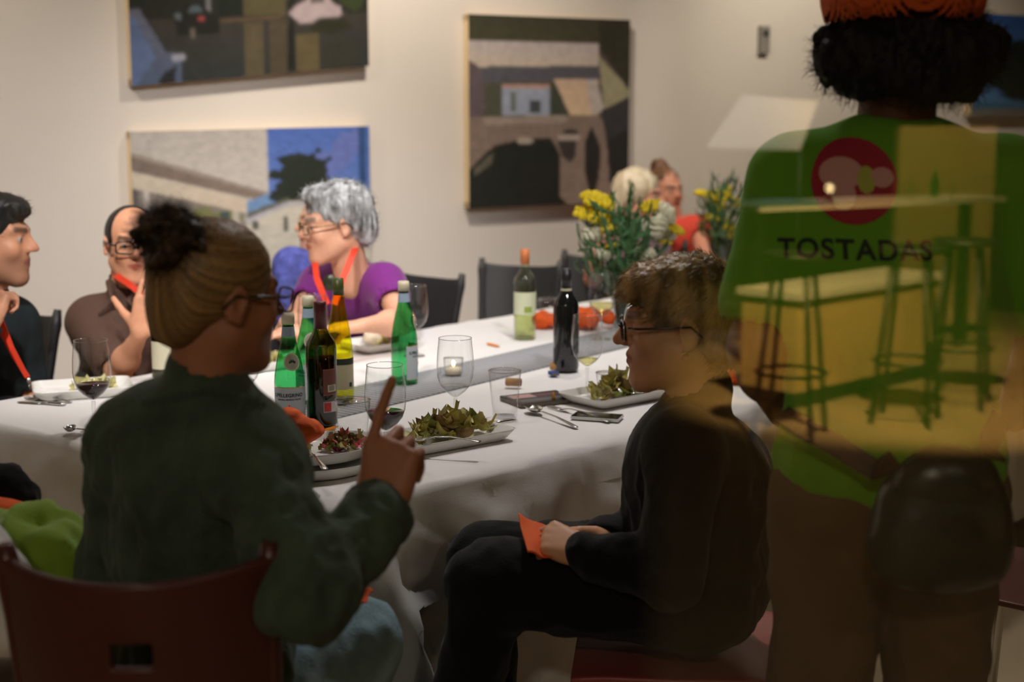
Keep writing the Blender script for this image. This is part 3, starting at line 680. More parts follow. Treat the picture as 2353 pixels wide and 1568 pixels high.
# ---- woman with the messy bun, seen from behind, at the near end of the table
def bun_woman():
    D = 2.2; c = at(502, 682, D); M = frame(50, -6, 0); s = .985
    nk = at(482, 897, D + .01); shL, shR = at(298, 1022, 2.28), at(582, 1056, 2.13); pel = at(452, 1490, 2.29); pel[2] = .61
    elL, elR = at(268, 1290, 2.36), at(700, 1375, 2.02); wrL, wrR = at(420, 1370, 2.62), at(876, 1182, 2.16)
    hips = [pel + V(-.08, .03, -.02), pel + V(.08, .0, -.02)]
    legs = [(hips[0], V(-.52, 2.58, .52), V(-.72, 2.46, .09)), (hips[1], at(815, 1478, 2.44), V(-.36, 2.40, .09))]
    F_ = frame(66, 0)
    t, org = person(dict(label='woman with a messy bun in a dark green jacket raising one finger', base=(pel[0], pel[1], 0), head=c, M=M, s=s, h=.0042, neck=nk, sh=(shL, shR), pel=pel,
        el=(elL, elR), wr=(wrL, wrR), ext=[at(925, 925, 2.32), V(-.1, 2.75, .3)], legs=[(a, b, n + V(0, 0, .05)) for a, b, n in legs], skin=(176, 118, 88), neckr=1.0,
        hands=[dict(w=wrR, d=unit(at(898, 1050, 2.18) - wrR), n=V(.25, 1, 0), right=True, curls=[(4, 8, 6), (58, 92, 45), (66, 95, 45), (70, 92, 45)], thumb=(45, 45, 35, 30), s=1.18, spread=-1.6),
               dict(w=wrL, d=V(.7, .7, -.1), n=V(0, 0, -1), right=False)]))
    # jacket
    m = mat('green_black_jacket', lin((70, 84, 68)), 0.85, sheen=0.1, bump=0.3, bscale=180, var=0.35, vscale=14, spec=0.2)
    F = Field(*bbox([nk, shL, shR, pel, elL, elR, wrL, wrR], .17), .0055)
    torso_solid(F, nk - V(0, 0, .015), shL, shR, pel, (.072, .168, .115, .165, .125), .07)
    F.cap(shL, elL, .066, .056, .04); F.cap(elL, wrL, .054, .040, .03)
    F.cap(shR, elR, .066, .058, .04); F.cap(elR, wrR*.9 + elR*.1, .058, .047, .03); F.cap(wrR*.93 + elR*.07, wrR*1.0 - unit(wrR-elR)*.012, .047, .050, .01)
    for q_ in (shL, shR): F.cap(nk + V(0, 0, -.015), nk*.38 + q_*.62 + V(0, 0, .012), .058, .060, .04)
    F.cap(nk + V(0, 0, -.01), nk + V(-.01, .0, .030), .062, .058, .015)                     # band collar
    F.cap(nk + V(0, 0, .03), nk + V(.01, 0, .09), .056, .056, 0, '-'); F.cap(wrR - unit(wrR-elR)*.02, wrR + unit(wrR-elR)*.1, .034, .04, .0, '-')
    def post(P, Q):
        lowz = np.clip((nk[2] - P[:, 2])/.12, 0, 1)
        P = fold(P, Q, .010, 9.0, 3, (1.6, 1.6, .75), lowz); return fold(P, Q, .004, 24, 9, (1, 1, .8), lowz)
    o, P, Q = put(F, 'jacket', m, t, org, 3, None, post)
    bvh = BVHTree.FromPolygons([tuple(p) for p in P], [tuple(map(int, q)) for q in Q[:]])
    # gathered seam below the collar: small stitched tucks across the back
    for i in range(26):
        px = 330 + i*11; p0 = at(px, 905 + 28*abs(i-13)/13 + (i % 2)*3, 1.2); d = Vector(unit(p0 - CAM)); hit = bvh.ray_cast(Vector(CAM), d)
        if hit[0] is None: continue
        q = np.array(hit[0]) + .0012*np.array(hit[1]); MB().tube([q + V(0, 0, .010), q + V(.001, -.001, 0), q - V(0, 0, .014)], [.0012, .0028, .0012], 6).build('tuck', m, t).location = -org
    # jeans
    F = Field(*bbox([q for l in legs for q in l], .14), .008); legs_solid(F, pel, legs, (.095, .075, .062, .055)); F.ell(pel - V(0, 0, .02), (.16, .13, .11), None, .05)
    put(F, 'jeans', mat('faded_blue_denim', lin((140, 170, 182)), 0.9, bump=0.3, bscale=220, var=0.25, vscale=12), t, org, 2, None, lambda P, Q: fold(P, Q, .010, 11, 5, (1, 1, .6)))
    shoes(t, org, legs, V(.3, .95, 0), mat('dark_shoe_leather', (.02, .018, .016), .4))
    # hair: combed back to the bun
    hm = mat('brown_hair', (1, 1, 1), 0.42, attr=True, bump=0.15, bscale=160, spec=0.4)
    L = lambda x, y, z: c + s*(M @ V(x, y, z)); bun = L(.022, -.104, .088)
    F = Field(*bbox([L(0, 0, .1), L(0, 0, -.08), bun], .16), .0036)
    F.ell(L(0, -.017, .036), s*V(.083, .101, .089), M, .01); F.ell(L(0, -.070, -.024), s*V(.060, .042, .058), M, .03)
    F.cap(L(0, .082, -.055), L(0, .082, .012), .058*s, .050*s, .02, '-'); F.ell(L(0, .098, -.02), s*V(.085, .062, .080), M, .012, '-')
    for x in (-1, 1): F.ell(L(x*.090, .004, -.022), s*V(.034, .036, .048), M, .008, '-'); F.cap(L(x*.085, -.03, -.12), L(x*.06, -.02, -.085), .035, .035, .02, '-')
    F.cap(L(0, -.08, .05), bun, .034, .030, .02)
    def comb(P, Q):
        q = ((P - c)/s) @ M; b = V(.022, -.104, .088); d = q - b; th = np.arctan2(d[:, 0], d[:, 2]+1e-6)*9; ph = np.linalg.norm(d, axis=1)
        N = vnormals(P, Q); w = np.sin(th*11 + 3*vnoise(q*25, 2)) + .8*np.sin(th*23 + 3*vnoise(q*40, 4)); return P + N*(.0006*w*s)[:, None]
    def hcol(P):
        q = ((P - c)/s) @ M; b = V(.022, -.104, .088); d = q - b; th = np.arctan2(d[:, 0], d[:, 2]+1e-6)
        w = fbm(np.stack([th*40, np.linalg.norm(d, axis=1)*4, 0*th], 1), 3, 8); k = np.clip(.5 + .55*w, 0, 1)[:, None]
        return np.array(lin((100, 76, 48)))*(1-k) + np.array(lin((182, 142, 90)))*k
    put(F, 'hair', hm, t, org, 1, hcol, comb)
    F = Field(*bbox([bun], .14), .0036); g = np.random.default_rng(3); bs = V(-.5, -.2, .2)
    F.ell(bun, (.040, .036, .044), M, .01)
    for i in range(38):
        d = unit(g.normal(0, 1, 3) + V(0, 0, .55)); a = bun + d*.028; b = a + unit(d + g.normal(0, .55, 3))*g.uniform(.010, .030); F.cap(a, b, g.uniform(.008, .013), g.uniform(.004, .008), .014)
    o, P, Q = put(F, 'hair_bun', hm, t, org, 1, lambda P: np.tile(lin((76, 58, 38)), (len(P), 1))*(1 + .5*fbm(P*60, 2, 4))[:, None], lambda P, Q: P + vnormals(P, Q)*(.004*fbm(P*70, 3, 2))[:, None])
    rr = [bun + unit(d)*.036 for d in g.normal(0, 1, (1500, 3)) + V(0, 0, .3)]; tw = [unit(np.cross(p - bun, unit(vv))*1.0 + (p - bun)*14) for p, vv in zip(rr, g.normal(0, 1, (1500, 3)))]; strands(t, org, 'loose_hair', rr, tw, .032, hm, .0006, .1, .014, 5)
    eyeglasses(t, org, c, M, s, mat('brown_horn', (.06, .03, .02), .25), .026, .019, r=.0024)
    return t
bun_woman()

# ---- woman in profile with short hair and glasses, on the near side of the table
def tuft_hair(par, org, m, col, balls, cut, strand_n, length, h=.004, seed=1, amp=.004, comb_dir=None, flow=None, out=1.0, curl=.006, r=.0007):
    """short hair: a blended mass of balls and cuts plus many loose locks"""
    pts = [b[0] for b in balls]; F = Field(*bbox(pts, .16), h)
    for b in balls: F.ell(b[0], b[1], b[2], b[3])
    for b in cut: F.ell(b[0], b[1], b[2], b[3], '-')
    c1, c2 = np.array(lin(col[0])), np.array(lin(col[1]))
    def hc(P): k = np.clip(.5 + .6*fbm(P*np.array([60, 60, 14]), 3, seed), 0, 1)[:, None]; return c1*(1-k) + c2*k
    def post(P, Q): return P + vnormals(P, Q)*(amp*fbm(P*np.array([70, 70, 22]), 3, seed))[:, None]
    o, P, Q = put(F, 'hair', m, par, org, 1, hc, post); N = vnormals(P, Q)
    if strand_n:
        g = np.random.default_rng(seed); i = g.choice(len(P), strand_n); f = V(0, 0, 0) if flow is None else flow
        s = strands(par, org, 'hair_locks', P[i] - N[i]*.004, [unit(N[j]*out + f - N[j]*(f @ N[j])) for j in i], length, m, r, .2, curl, 4, seed)
        colr = hc(np.array([v.co for v in s.data.vertices]) + org); a = s.data.color_attributes.new('Col', 'FLOAT_COLOR', 'POINT')
        a.data.foreach_set('color', np.concatenate([colr, np.ones((len(colr), 1))], 1).astype(np.float32).ravel())
    return o
M_HAIR = mat('hair', (1, 1, 1), 0.45, attr=True, bump=0.15, bscale=200, spec=0.4)
def ribbon(par, org, name, pts, w, m, thick=.002, up=V(0, 0, 1)):
    pts = [np.asarray(p, float) for p in pts]; vs, fs = [], []
    for i, p in enumerate(pts):
        d = unit(pts[min(i+1, len(pts)-1)] - pts[max(i-1, 0)]); a = unit(np.cross(d, up)); b = np.cross(a, d)
        for q in ((-1, -1), (1, -1), (1, 1), (-1, 1)): vs.append(p + a*w*.5*q[0] + b*thick*.5*q[1] - org)
    for i in range(len(pts)-1):
        for j in range(4): fs.append((4*i+j, 4*i+(j+1) % 4, 4*i+4+(j+1) % 4, 4*i+4+j))
    fs += [(0, 1, 2, 3), tuple(4*(len(pts)-1) + j for j in (3, 2, 1, 0))]
    return obj(name, vs, fs, m, par, False)
M_BLACKCLOTH = mat('black_wool', lin((19, 20, 20)), 0.9, sheen=0.1, bump=0.2, bscale=250, spec=0.15)
M_ORANGE = mat('orange_napkin', lin((226, 92, 28)), 0.85, bump=0.12, bscale=300, var=0.06)
M_GOLD = mat('gold', (.8, .55, .25), .25, 1.0)
def profile_woman():
    D = 2.75; c = at(1560, 748, D); M = frame(-88, -3, 0); s = 1.06
    nk = at(1608, 930, D + .02); shL, shR = at(1568, 1030, 2.60), at(1560, 1000, 2.93); pel = at(1590, 1420, 2.84); pel[2] = .61
    elL, elR = at(1545, 1320, 2.58), at(1500, 1270, 3.0); wrL, wrR = at(1356, 1275, 2.62), at(1395, 1232, 2.80)
    legs = [(pel + V(0, -.09, -.03), at(1125, 1335, 2.70), V(-.15, 2.56, .09)), (pel + V(0, .09, -.03), at(1120, 1290, 2.86), V(-.06, 2.64, .09))]
    t, org = person(dict(label='woman in profile with short brown hair, glasses and black clothes', base=(pel[0], pel[1], 0), head=c, M=M, s=s, h=.0042, neck=nk, sh=(shL, shR), pel=pel,
        el=(elL, elR), wr=(wrL, wrR), ext=[at(1250, 1240, 2.7), V(-.17, 2.8, .3)], legs=[(a, b, n + V(0, 0, .05)) for a, b, n in legs], skin=(214, 158, 122),
        paint=dict(lips=(170, 70, 70), brow=(90, 62, 42)), face=dict(nose=1.05),
        hands=[dict(w=wrL, d=unit(at(1290, 1248, 2.64) - wrL), n=V(.1, .5, -.85), right=False, curls=[(50, 60, 40), (58, 70, 40), (64, 72, 40), (66, 70, 40)], thumb=(35, 40, 30, 30)),
               dict(w=wrR, d=unit(at(1320, 1226, 2.76) - wrR), n=V(.1, -.3, -.9), right=True, curls=[(30, 45, 35), (38, 55, 35), (45, 60, 35), (48, 60, 35)], thumb=(35, 40, 30, 35))]))
    F = Field(*bbox([nk, shL, shR, pel, elL, elR, wrL, wrR], .17), .0065)
    torso_solid(F, nk - V(0, 0, .015), shL, shR, pel, (.074, .165, .138, .165, .145), .07)
    for a, b, w in ((shL, elL, wrL), (shR, elR, wrR)): F.cap(a, b, .066, .058, .04); F.cap(b, w, .055, .042, .03)
    F.cap(nk - V(.01, 0, .01), nk + V(.0, 0, .03), .070, .064, .02); F.cap(nk + V(-.01, 0, .02), nk + V(-.03, 0, .12), .054, .062, .005, '-')
    put(F, 'jacket', M_BLACKCLOTH, t, org, 3, None, lambda P, Q: fold(P, Q, .009, 9.0, 13, (1.3, 1.3, .8), np.clip((nk[2] - P[:, 2])/.12, 0, 1)))
    F = Field(*bbox([q for l in legs for q in l] + [pel], .15), .009); legs_solid(F, pel, legs, (.098, .078, .066, .058)); F.ell(pel - V(0, 0, .02), (.15, .16, .11), None, .05)
    put(F, 'trousers', M_BLACKCLOTH, t, org, 2, None, lambda P, Q: fold(P, Q, .008, 10, 15))
    shoes(t, org, legs, V(-1, .1, 0), mat('dark_shoe_leather'))
    L = lambda x, y, z: c + s*(M @ V(x, y, z))
    tuft_hair(t, org, M_HAIR, ((104, 80, 50), (186, 148, 96)),
        [(L(0, -.020, .044), s*V(.086, .104, .090), M, .01), (L(0, -.072, -.030), s*V(.070, .050, .062), M, .03), (L(0, .052, .090), s*V(.060, .045, .026), M, .03), (L(0, .086, .066), s*V(.048, .018, .020), M, .02)],
        [(L(0, .112, -.030), s*V(.085, .066, .090), M, .012), (L(.088, .022, -.040), s*V(.040, .040, .055), M, .01), (L(-.088, .022, -.040), s*V(.040, .040, .055), M, .01), (L(-.092, -.008, -.012), s*V(.022, .026, .040), M, .01), (L(.092, -.008, -.012), s*V(.022, .026, .040), M, .01), (L(0, -.06, -.135), s*V(.1, .09, .055), M, .02)],
        6000, .024, .0042, 5, .004, flow=V(-.8, 0, -.35), curl=.003, out=.28, r=.0008)
    eyeglasses(t, org, c, M, s, mat('dark_tortoise', (.035, .012, .012), .2), .025, .017, r=.0022)
    e = L(-.080, -.004, -.045); MB().tube([e + .008*V(math.sin(a), 0, math.cos(a)) - org for a in np.linspace(0, 6.28, 13)], .0012, 6, False).build('earring', M_GOLD, t)
    return c, legs, wrL
profile_woman()

# ---- person in a lime T-shirt standing with their back to the camera
def standing_person():
    D = 2.34; c = at(2085, 62, D); M = frame(8, 0, 0); s = 1.08
    nk = at(2062, 215, D + .0); shL, shR = at(1815, 418, D), at(2315, 418, D + .04); pel = at(2020, 1110, D + .02); pel[0] = nk[0] - .01
    elL, elR = at(1742, 800, 2.34), at(2400, 800, 2.4); wrL, wrR = at(1800, 950, 2.56), at(2330, 960, 2.62)
    legs = [(pel + V(-.095, 0, -.03), V(pel[0] - .10, pel[1] + .02, .50), V(pel[0] - .11, pel[1], .09)), (pel + V(.095, 0, -.03), V(pel[0] + .10, pel[1] + .02, .50), V(pel[0] + .11, pel[1], .09))]
    t, org = person(dict(label='standing person in lime green T-shirt and orange cap seen from behind', base=(pel[0], pel[1], 0), head=c, M=M, s=s, h=.007, neck=nk, sh=(shL, shR), pel=pel,
        el=(elL, elR), wr=(wrL, wrR), ext=[at(1800, 950, 2.75), V(pel[0], pel[1], .2)], legs=[(a, b, n + V(0, 0, .05)) for a, b, n in legs], skin=(112, 72, 52), armr=(.052, .046, .042, .028),
        hands=[dict(w=wrL, d=V(.3, .9, .1), n=V(0, 0, -1), right=False), dict(w=wrR, d=V(-.4, .9, .1), n=V(0, 0, -1), right=True)]))
    m = mat('lime_cotton', lin((112, 178, 44)), 0.85, bump=0.12, bscale=300, sheen=0.1, var=0.05, spec=0.15)
    F = Field(*bbox([nk, shL, shR, pel, elL, elR], .17), .0065)
    torso_solid(F, nk - V(0, 0, .025), shL, shR, pel, (.066, .178, .118, .165, .125), .07)
    hem = pel + V(0, 0, -.02)
    F.cap(pel + V(-.055, 0, .04), pel + V(.055, 0, .04), .125, None, .05); F.cap(pel + V(-.055, 0, .24), pel + V(.055, 0, .24), .118, None, .08)
    for a, b in ((shL, elL), (shR, elR)): e = a + (b - a)*.72; F.cap(a, e, .068, .080, .05); F.cap(a + (b-a)*.64, b, .062, .066, .0, '-')
    F.cap(nk + V(0, -.01, .01), nk + V(0, .02, .15), .066, .075, .01, '-'); F.half(hem, (0, 0, -1), .0); 
    o, P, Q = put(F, 'tee_shirt', m, t, org, 3, None, lambda P, Q: fold(P, Q, .009, 8.0, 23, (1.5, 1.5, .6), np.clip((nk[2] - .2 - P[:, 2])/.3, 0.1, 1)*np.clip((P[:, 2] - hem[2] - .01)/.05, 0, 1)*np.where((np.abs(P[:, 0] - nk[0]) > .2) & (P[:, 2] < shL[2] - .12), .2, 1)))
    bvh = BVHTree.FromPolygons([tuple(p) for p in P], [tuple(map(int, q)) for q in Q])
    def print_on(name, verts, faces, mm, lift=.0016):
        """press a flat design (x across, z up, metres, about the mid-back) onto the cloth"""
        out = []
        for x, z in verts:
            hit = bvh.ray_cast(Vector((x, pel[1] - 1.0, z)), Vector((0, 1, 0)))
            y = hit[0][1] if hit[0] is not None else pel[1] - .1
            out.append((x, y - lift, z))
        return obj(name, np.array(out) - org, faces, mm, o, True)
    cx, cz = float(at(1972, 418, D - .12)[0]), float(at(1972, 418, D - .12)[2])
    def disc(name, x, z, rx, rz, mm, lift, n=28, rings=4):
        vs = [(x, z)]; fs = []
        for r in range(1, rings+1):
            for i in range(n): a = 2*math.pi*i/n; vs.append((x + rx*r/rings*math.cos(a), z + rz*r/rings*math.sin(a)))
        for i in range(n): fs.append((0, 1+i, 1+(i+1) % n))
        for r in range(rings-1):
            for i in range(n): fs.append((1+r*n+i, 1+(r+1)*n+i, 1+(r+1)*n+(i+1) % n, 1+r*n+(i+1) % n))
        return print_on(name, vs, fs, mm, lift)
    disc('print_circle', cx, cz, .066, .068, mat('print_red', lin((176, 34, 60)), .8), .0016)
    pale = mat('print_pale', lin((226, 170, 164)), .8)
    disc('print_shape', cx - .020, cz + .012, .034, .026, pale, .0026, 18, 3); disc('print_shape', cx - .016, cz - .022, .018, .024, pale, .0026, 18, 3)
    disc('print_shape', cx + .018, cz + .002, .014, .022, mat('print_lime', lin((190, 196, 90)), .8), .0028, 14, 2); disc('print_shape', cx + .042, cz + .006, .018, .016, pale, .0028, 14, 2)
    cu = bpy.data.curves.new('lettering', 'FONT'); cu.body = 'TOSTADAS'; cu.size = .043; cu.align_x = 'CENTER'; cu.space_character = 1.12; cu.offset = .0012
    tmp = bpy.data.objects.new('tmp', cu); COL.objects.link(tmp); dg = bpy.context.evaluated_depsgraph_get(); me = bpy.data.meshes.new_from_object(tmp.evaluated_get(dg))
    bpy.data.objects.remove(tmp); lz = float(at(1972, 598, D - .12)[2])
    print_on('lettering', [(v.co.x + cx, v.co.y + lz) for v in me.vertices], [tuple(p.vertices) for p in me.polygons], mat('print_dark', lin((24, 44, 30)), .8), .0022)
    # trousers with a back pocket edge
    F = Field(*bbox([q for l in legs for q in l] + [pel], .15), .009); legs_solid(F, pel, legs, (.098, .080, .074, .065)); F.cap(pel + V(-.05, 0, -.0), pel + V(.05, 0, -.0), .118, None, .05)
    kh = mat('brown_khaki', lin((104, 84, 62)), .9, bump=.2, bscale=250, var=.08)
    put(F, 'trousers', kh, t, org, 2, None, lambda P, Q: fold(P, Q, .007, 9, 25))
    shoes(t, org, legs, V(0, 1, 0), mat('dark_shoe_leather'))
    L = lambda x, y, z: c + s*(M @ V(x, y, z)); g = np.random.default_rng(11)
    balls = [(L(0, -.020, .0), s*V(.108, .108, .085), M, .01), (L(0, -.055, -.050), s*V(.115, .07, .060), M, .03)]
    for i in range(90):
        a = g.uniform(0, 6.283); z = g.uniform(-.09, -.02); rr = .112 if z > -.06 else .085; p = (rr*math.sin(a), -.03 - .085*abs(math.cos(a)) if abs(math.sin(a)) < .97 else -.03, z)
        balls.append((L(*p), s*V(*[g.uniform(.018, .032)]*3), M, .012))
    tuft_hair(t, org, mat('black_curly_hair', (1, 1, 1), .6, attr=True, bump=.3, bscale=120, spec=.3), ((14, 12, 10), (34, 28, 22)), balls, [(L(0, .13, -.02), s*V(.1, .085, .1), M, .01)], 2600, .022, .005, 12, .008, curl=.012, r=.0009)
    # cap: crown panels, band
    F = Field(*bbox([L(0, -.02, .06)], .17), .005); F.ell(L(-.012, -.025, .045), s*V(.122, .138, .112), M, .01); F.half(L(0, -.1, -.022), -(M @ unit(V(-.16, .12, 1))))
    F.ell(L(-.012, -.025, .035), s*V(.116, .132, .106), M, .004, '-')
    cap = put(F, 'cap', mat('orange_cap_cotton', lin((226, 96, 36)), .85, bump=.15, bscale=250), t, org, 2)[0]
    MB().sphere(L(-.012, -.025, .158) - org, .008*s, 12, 6).build('cap_button', mat('orange_cap_cotton'), cap)
    brim = [L(x, .09 + .075*math.sqrt(max(0, 1 - (x/.085)**2)), .060) for x in np.linspace(-.085, .085, 13)]; inn = [L(x, .088, .066) for x in np.linspace(-.085, .085, 13)]
    vs = brim + inn + [p + V(0, 0, .004) for p in brim + inn]; n = 13
    fs = [(i, i+1, n+i+1, n+i) for i in range(n-1)] + [(2*n+i, 3*n+i, 3*n+i+1, 2*n+i+1) for i in range(n-1)] + [(i, 2*n+i, 2*n+i+1, i+1) for i in range(n-1)]
    obj('cap_peak', np.array(vs) - org, fs, mat('orange_cap_cotton'), cap, True)
    return t, pel, org
P3 = standing_person()

# ---- the guests along the far side
def seated(label, head, M, s, nk, sh, pel, el, wr, hands, skin, shirt, sleeve, hair, paint=None, h=.0065, face=None, garment='shirt', collar=True, rr=None, eyes=True, neckcut=.056, vneck=None, fwd=None, ext=(), trouser=True):
    pel = pel.copy(); pel[2] = .61
    if trouser:
        f = V(*(fwd if fwd is not None else (M[:, 1]*V(1, 1, 0)))); f = unit(f); r = V(f[1], -f[0], 0)
        legs = [(pel - r*.09, pel - r*.11 + f*.24 - V(0, 0, .02), pel - r*.11 + f*.21 - V(0, 0, pel[2] - .09)), (pel + r*.09, pel + r*.11 + f*.24 - V(0, 0, .02), pel + r*.11 + f*.21 - V(0, 0, pel[2] - .09))]
    pel = pel.copy(); pel[2] = .61
    t, org = person(dict(label=label, base=(pel[0], pel[1], 0), head=head, M=M, s=s, h=h, neck=nk, sh=sh, pel=pel, el=el, wr=wr, hands=hands, skin=skin, paint=paint or {}, face=face or {}, eyes=eyes, ext=ext))
    F = Field(*bbox([nk, *sh, pel, *el, *wr], .17), .0075); R = rr or (.074, .165, .118, .16, .13)
    torso_solid(F, nk - V(0, 0, .018), sh[0], sh[1], pel, R, .07)
    for i in (0, 1):
        if sleeve <= 0: F.cap(sh[i], sh[i] + (el[i] - sh[i])*.18, .066, .060, .04); continue
        if sleeve >= 1: F.cap(sh[i], el[i], .064, .055, .04); F.cap(el[i], el[i] + (wr[i]-el[i])*min(1, sleeve-1), .053, .044, .03)
        else: e = sh[i] + (el[i] - sh[i])*sleeve; F.cap(sh[i], e, .066, .062, .04); F.cap(e, el[i], .05, .05, 0, '-')
    if collar: F.cap(nk - V(0, 0, .01), nk + V(0, 0, .030), .070, .064, .015)
    up = unit(head - nk); F.cap(nk + V(0, 0, .012), nk + up*.16, neckcut, neckcut + .014, .005, '-')
    if vneck is not None:
        for a, ra in vneck: F.ell(a, ra, None, .01, '-')
    o = put(F, garment, shirt, t, org, 2, None, lambda P, Q: fold(P, Q, .007, 8.0, int(abs(nk[0]*50)) + 3, (1.3, 1.3, .8), np.clip((nk[2] - .05 - P[:, 2])/.12, 0, 1)))
    if trouser:
        F = Field(*bbox([q for l in legs for q in l] + [pel], .15), .012); legs_solid(F, pel, legs); F.ell(pel, (.15, .15, .11), None, .05)
        put(F, 'trousers', mat('charcoal_trousers', lin((40, 40, 44)), .9), t, org, 1); shoes(t, org, legs, f, mat('dark_shoe_leather'))
    return t, org, o
M_LANYARD = mat('red_lanyard', lin((232, 62, 30)), .6)
def Lf(c, M, s): return lambda x, y, z: c + s*(M @ V(x, y, z))

def dark_shirt_man():
    c = at(-20, 548, 4.12); M = frame(88, -3, 0); s = 1.14; nk = at(-36, 672, 4.15); sh = (at(30, 745, 4.26), at(-123, 760, 4.02)); pel = at(-48, 1030, 4.28)
    el = (at(67, 930, 4.26), at(-78, 866, 3.86)); wr = (at(32, 1010, 4.10), at(-20, 745, 3.88))
    d = unit(at(0, 680, 3.90) - wr[1])
    t, org, o = seated('man in a dark shirt, chin on fist, at the left end of the table', c, M, s, nk, sh, pel, el, wr,
        [dict(w=wr[1], d=d, n=V(.5, .75, .2), right=True, curls=[(70, 85, 40), (75, 88, 40), (78, 88, 40), (78, 85, 40)], thumb=(40, 40, 30, 25)), dict(w=wr[0], d=V(.3, -.9, 0), n=V(0, 0, -1), right=False)],
        (206, 148, 116), mat('black_green_shirt', lin((34, 42, 44)), .85, bump=.15, bscale=200, spec=.2), .7, None, dict(stubble=.35, brow=(28, 22, 18), lips=(140, 84, 74)), face=dict(nose=1.0), fwd=(.1, -1, 0))
    L = Lf(c, M, s)
    tuft_hair(t, org, M_HAIR, ((20, 20, 20), (50, 46, 40)),
        [(L(0, -.020, .040), s*V(.080, .099, .086), M, .01), (L(0, .050, .088), s*V(.058, .040, .022), M, .03), (L(0, .078, .072), s*V(.046, .020, .016), M, .02), (L(0, -.07, -.02), s*V(.066, .042, .05), M, .03)],
        [(L(0, .115, -.034), s*V(.085, .062, .094), M, .01), (L(.088, .03, -.03), s*V(.04, .045, .05), M, .01), (L(-.088, .03, -.03), s*V(.04, .045, .05), M, .01), (L(.09, -.01, -.02), s*V(.022, .028, .036), M, .01), (L(-.09, -.01, -.02), s*V(.022, .028, .036), M, .01), (L(0, -.06, -.13), s*V(.1, .09, .055), M, .02)], 700, .018, .006, 7, .003, flow=V(.5, 0, .2), out=.5)
    ly = [at(-23, 690, 4.00), at(2, 735, 3.96), at(27, 800, 3.96), at(54, 852, 3.97), at(64, 868, 3.97)]
    ribbon(t, org, 'lanyard', ly, .014, M_LANYARD, .003, V(0, -1, 0)); ribbon(t, org, 'lanyard', [at(4, 765, 4.00), at(32, 820, 3.98), at(56, 856, 3.97)], .012, M_LANYARD, .003, V(0, -1, 0))
    MB().tube([at(64, 868, 3.97) - org, at(67, 882, 3.97) - org], .006, 8).tube([at(67, 882, 3.97) - org, at(70, 896, 3.97) - org], .003, 6).build('badge_clip', mat('chrome', (.8, .8, .8), .12, 1.0), t)
dark_shirt_man()

def brown_shirt_man():
    c = at(303, 562, 4.55); M = frame(158, -2, 3); s = 1.04; nk = at(296, 668, 4.6); sh = (at(415, 735, 4.62), at(205, 740, 4.62)); pel = at(300, 990, 4.74)
    el = (at(428, 860, 4.62), at(272, 858, 4.36)); wr = (at(400, 935, 4.45), at(322, 768, 4.22))
    t, org, o = seated('man in a brown shirt and black glasses gesturing with an open hand', c, M, s, nk, sh, pel, el, wr,
        [dict(w=wr[1], d=unit(at(336, 706, 4.22) - wr[1]), n=V(.3, .9, .1), right=True, curls=[(8, 18, 10), (14, 22, 12), (18, 26, 14), (24, 28, 16)], thumb=(5, 8, 5, 62), spread=.7, s=1.12), dict(w=wr[0], d=V(-.2, -.9, 0), n=V(0, 0, -1), right=False)],
        (238, 172, 136), mat('brown_poplin', lin((92, 68, 58)), .75, bump=.1, bscale=200, spec=.3), .85, None, dict(stubble=.15, brow=(36, 24, 18), lips=(176, 92, 76)), h=.005)
    L = Lf(c, M, s)
    tuft_hair(t, org, M_HAIR, ((24, 22, 22), (44, 40, 38)), [(L(0, -.022, .032), s*V(.0795, .099, .087), M, .01), (L(0, -.07, -.02), s*V(.064, .04, .05), M, .03)],
        [(L(0, .085, .05), s*V(.068, .105, .095), M, .012), (L(0, .12, -.03), s*V(.09, .1, .12), M, .01), (L(.09, .0, -.02), s*V(.024, .034, .04), M, .01), (L(-.09, .0, -.02), s*V(.024, .034, .04), M, .01), (L(0, -.06, -.13), s*V(.1, .09, .055), M, .02)], 0, .01, .005, 4, .001)
    eyeglasses(t, org, c, M, s, mat('black_acetate', (.012, .012, .014), .2), .027, .018, r=.003)
    ribbon(t, org, 'lanyard', [at(258, 620, 4.60), at(268, 634, 4.49), at(300, 655, 4.46), at(330, 680, 4.46), at(352, 715, 4.46), at(362, 780, 4.47)], .02, M_LANYARD, .003, V(0, -1, 0.2))
    for sx in (-1, 1):      # collar wings
        a = nk + V(sx*.055, -.03, .03); F = Field(*bbox([a, a + V(0, -.07, -.08)], .05), .006); F.cap(a, a + V(-sx*.03, -.075, -.05), .012, .008, .01); F.cap(a + V(-sx*.03, -.075, -.05), a + V(sx*.01, -.085, -.09), .008, .006, .01)
        put(F, 'collar', mat('brown_poplin'), o[0], org, 1)
brown_shirt_man()

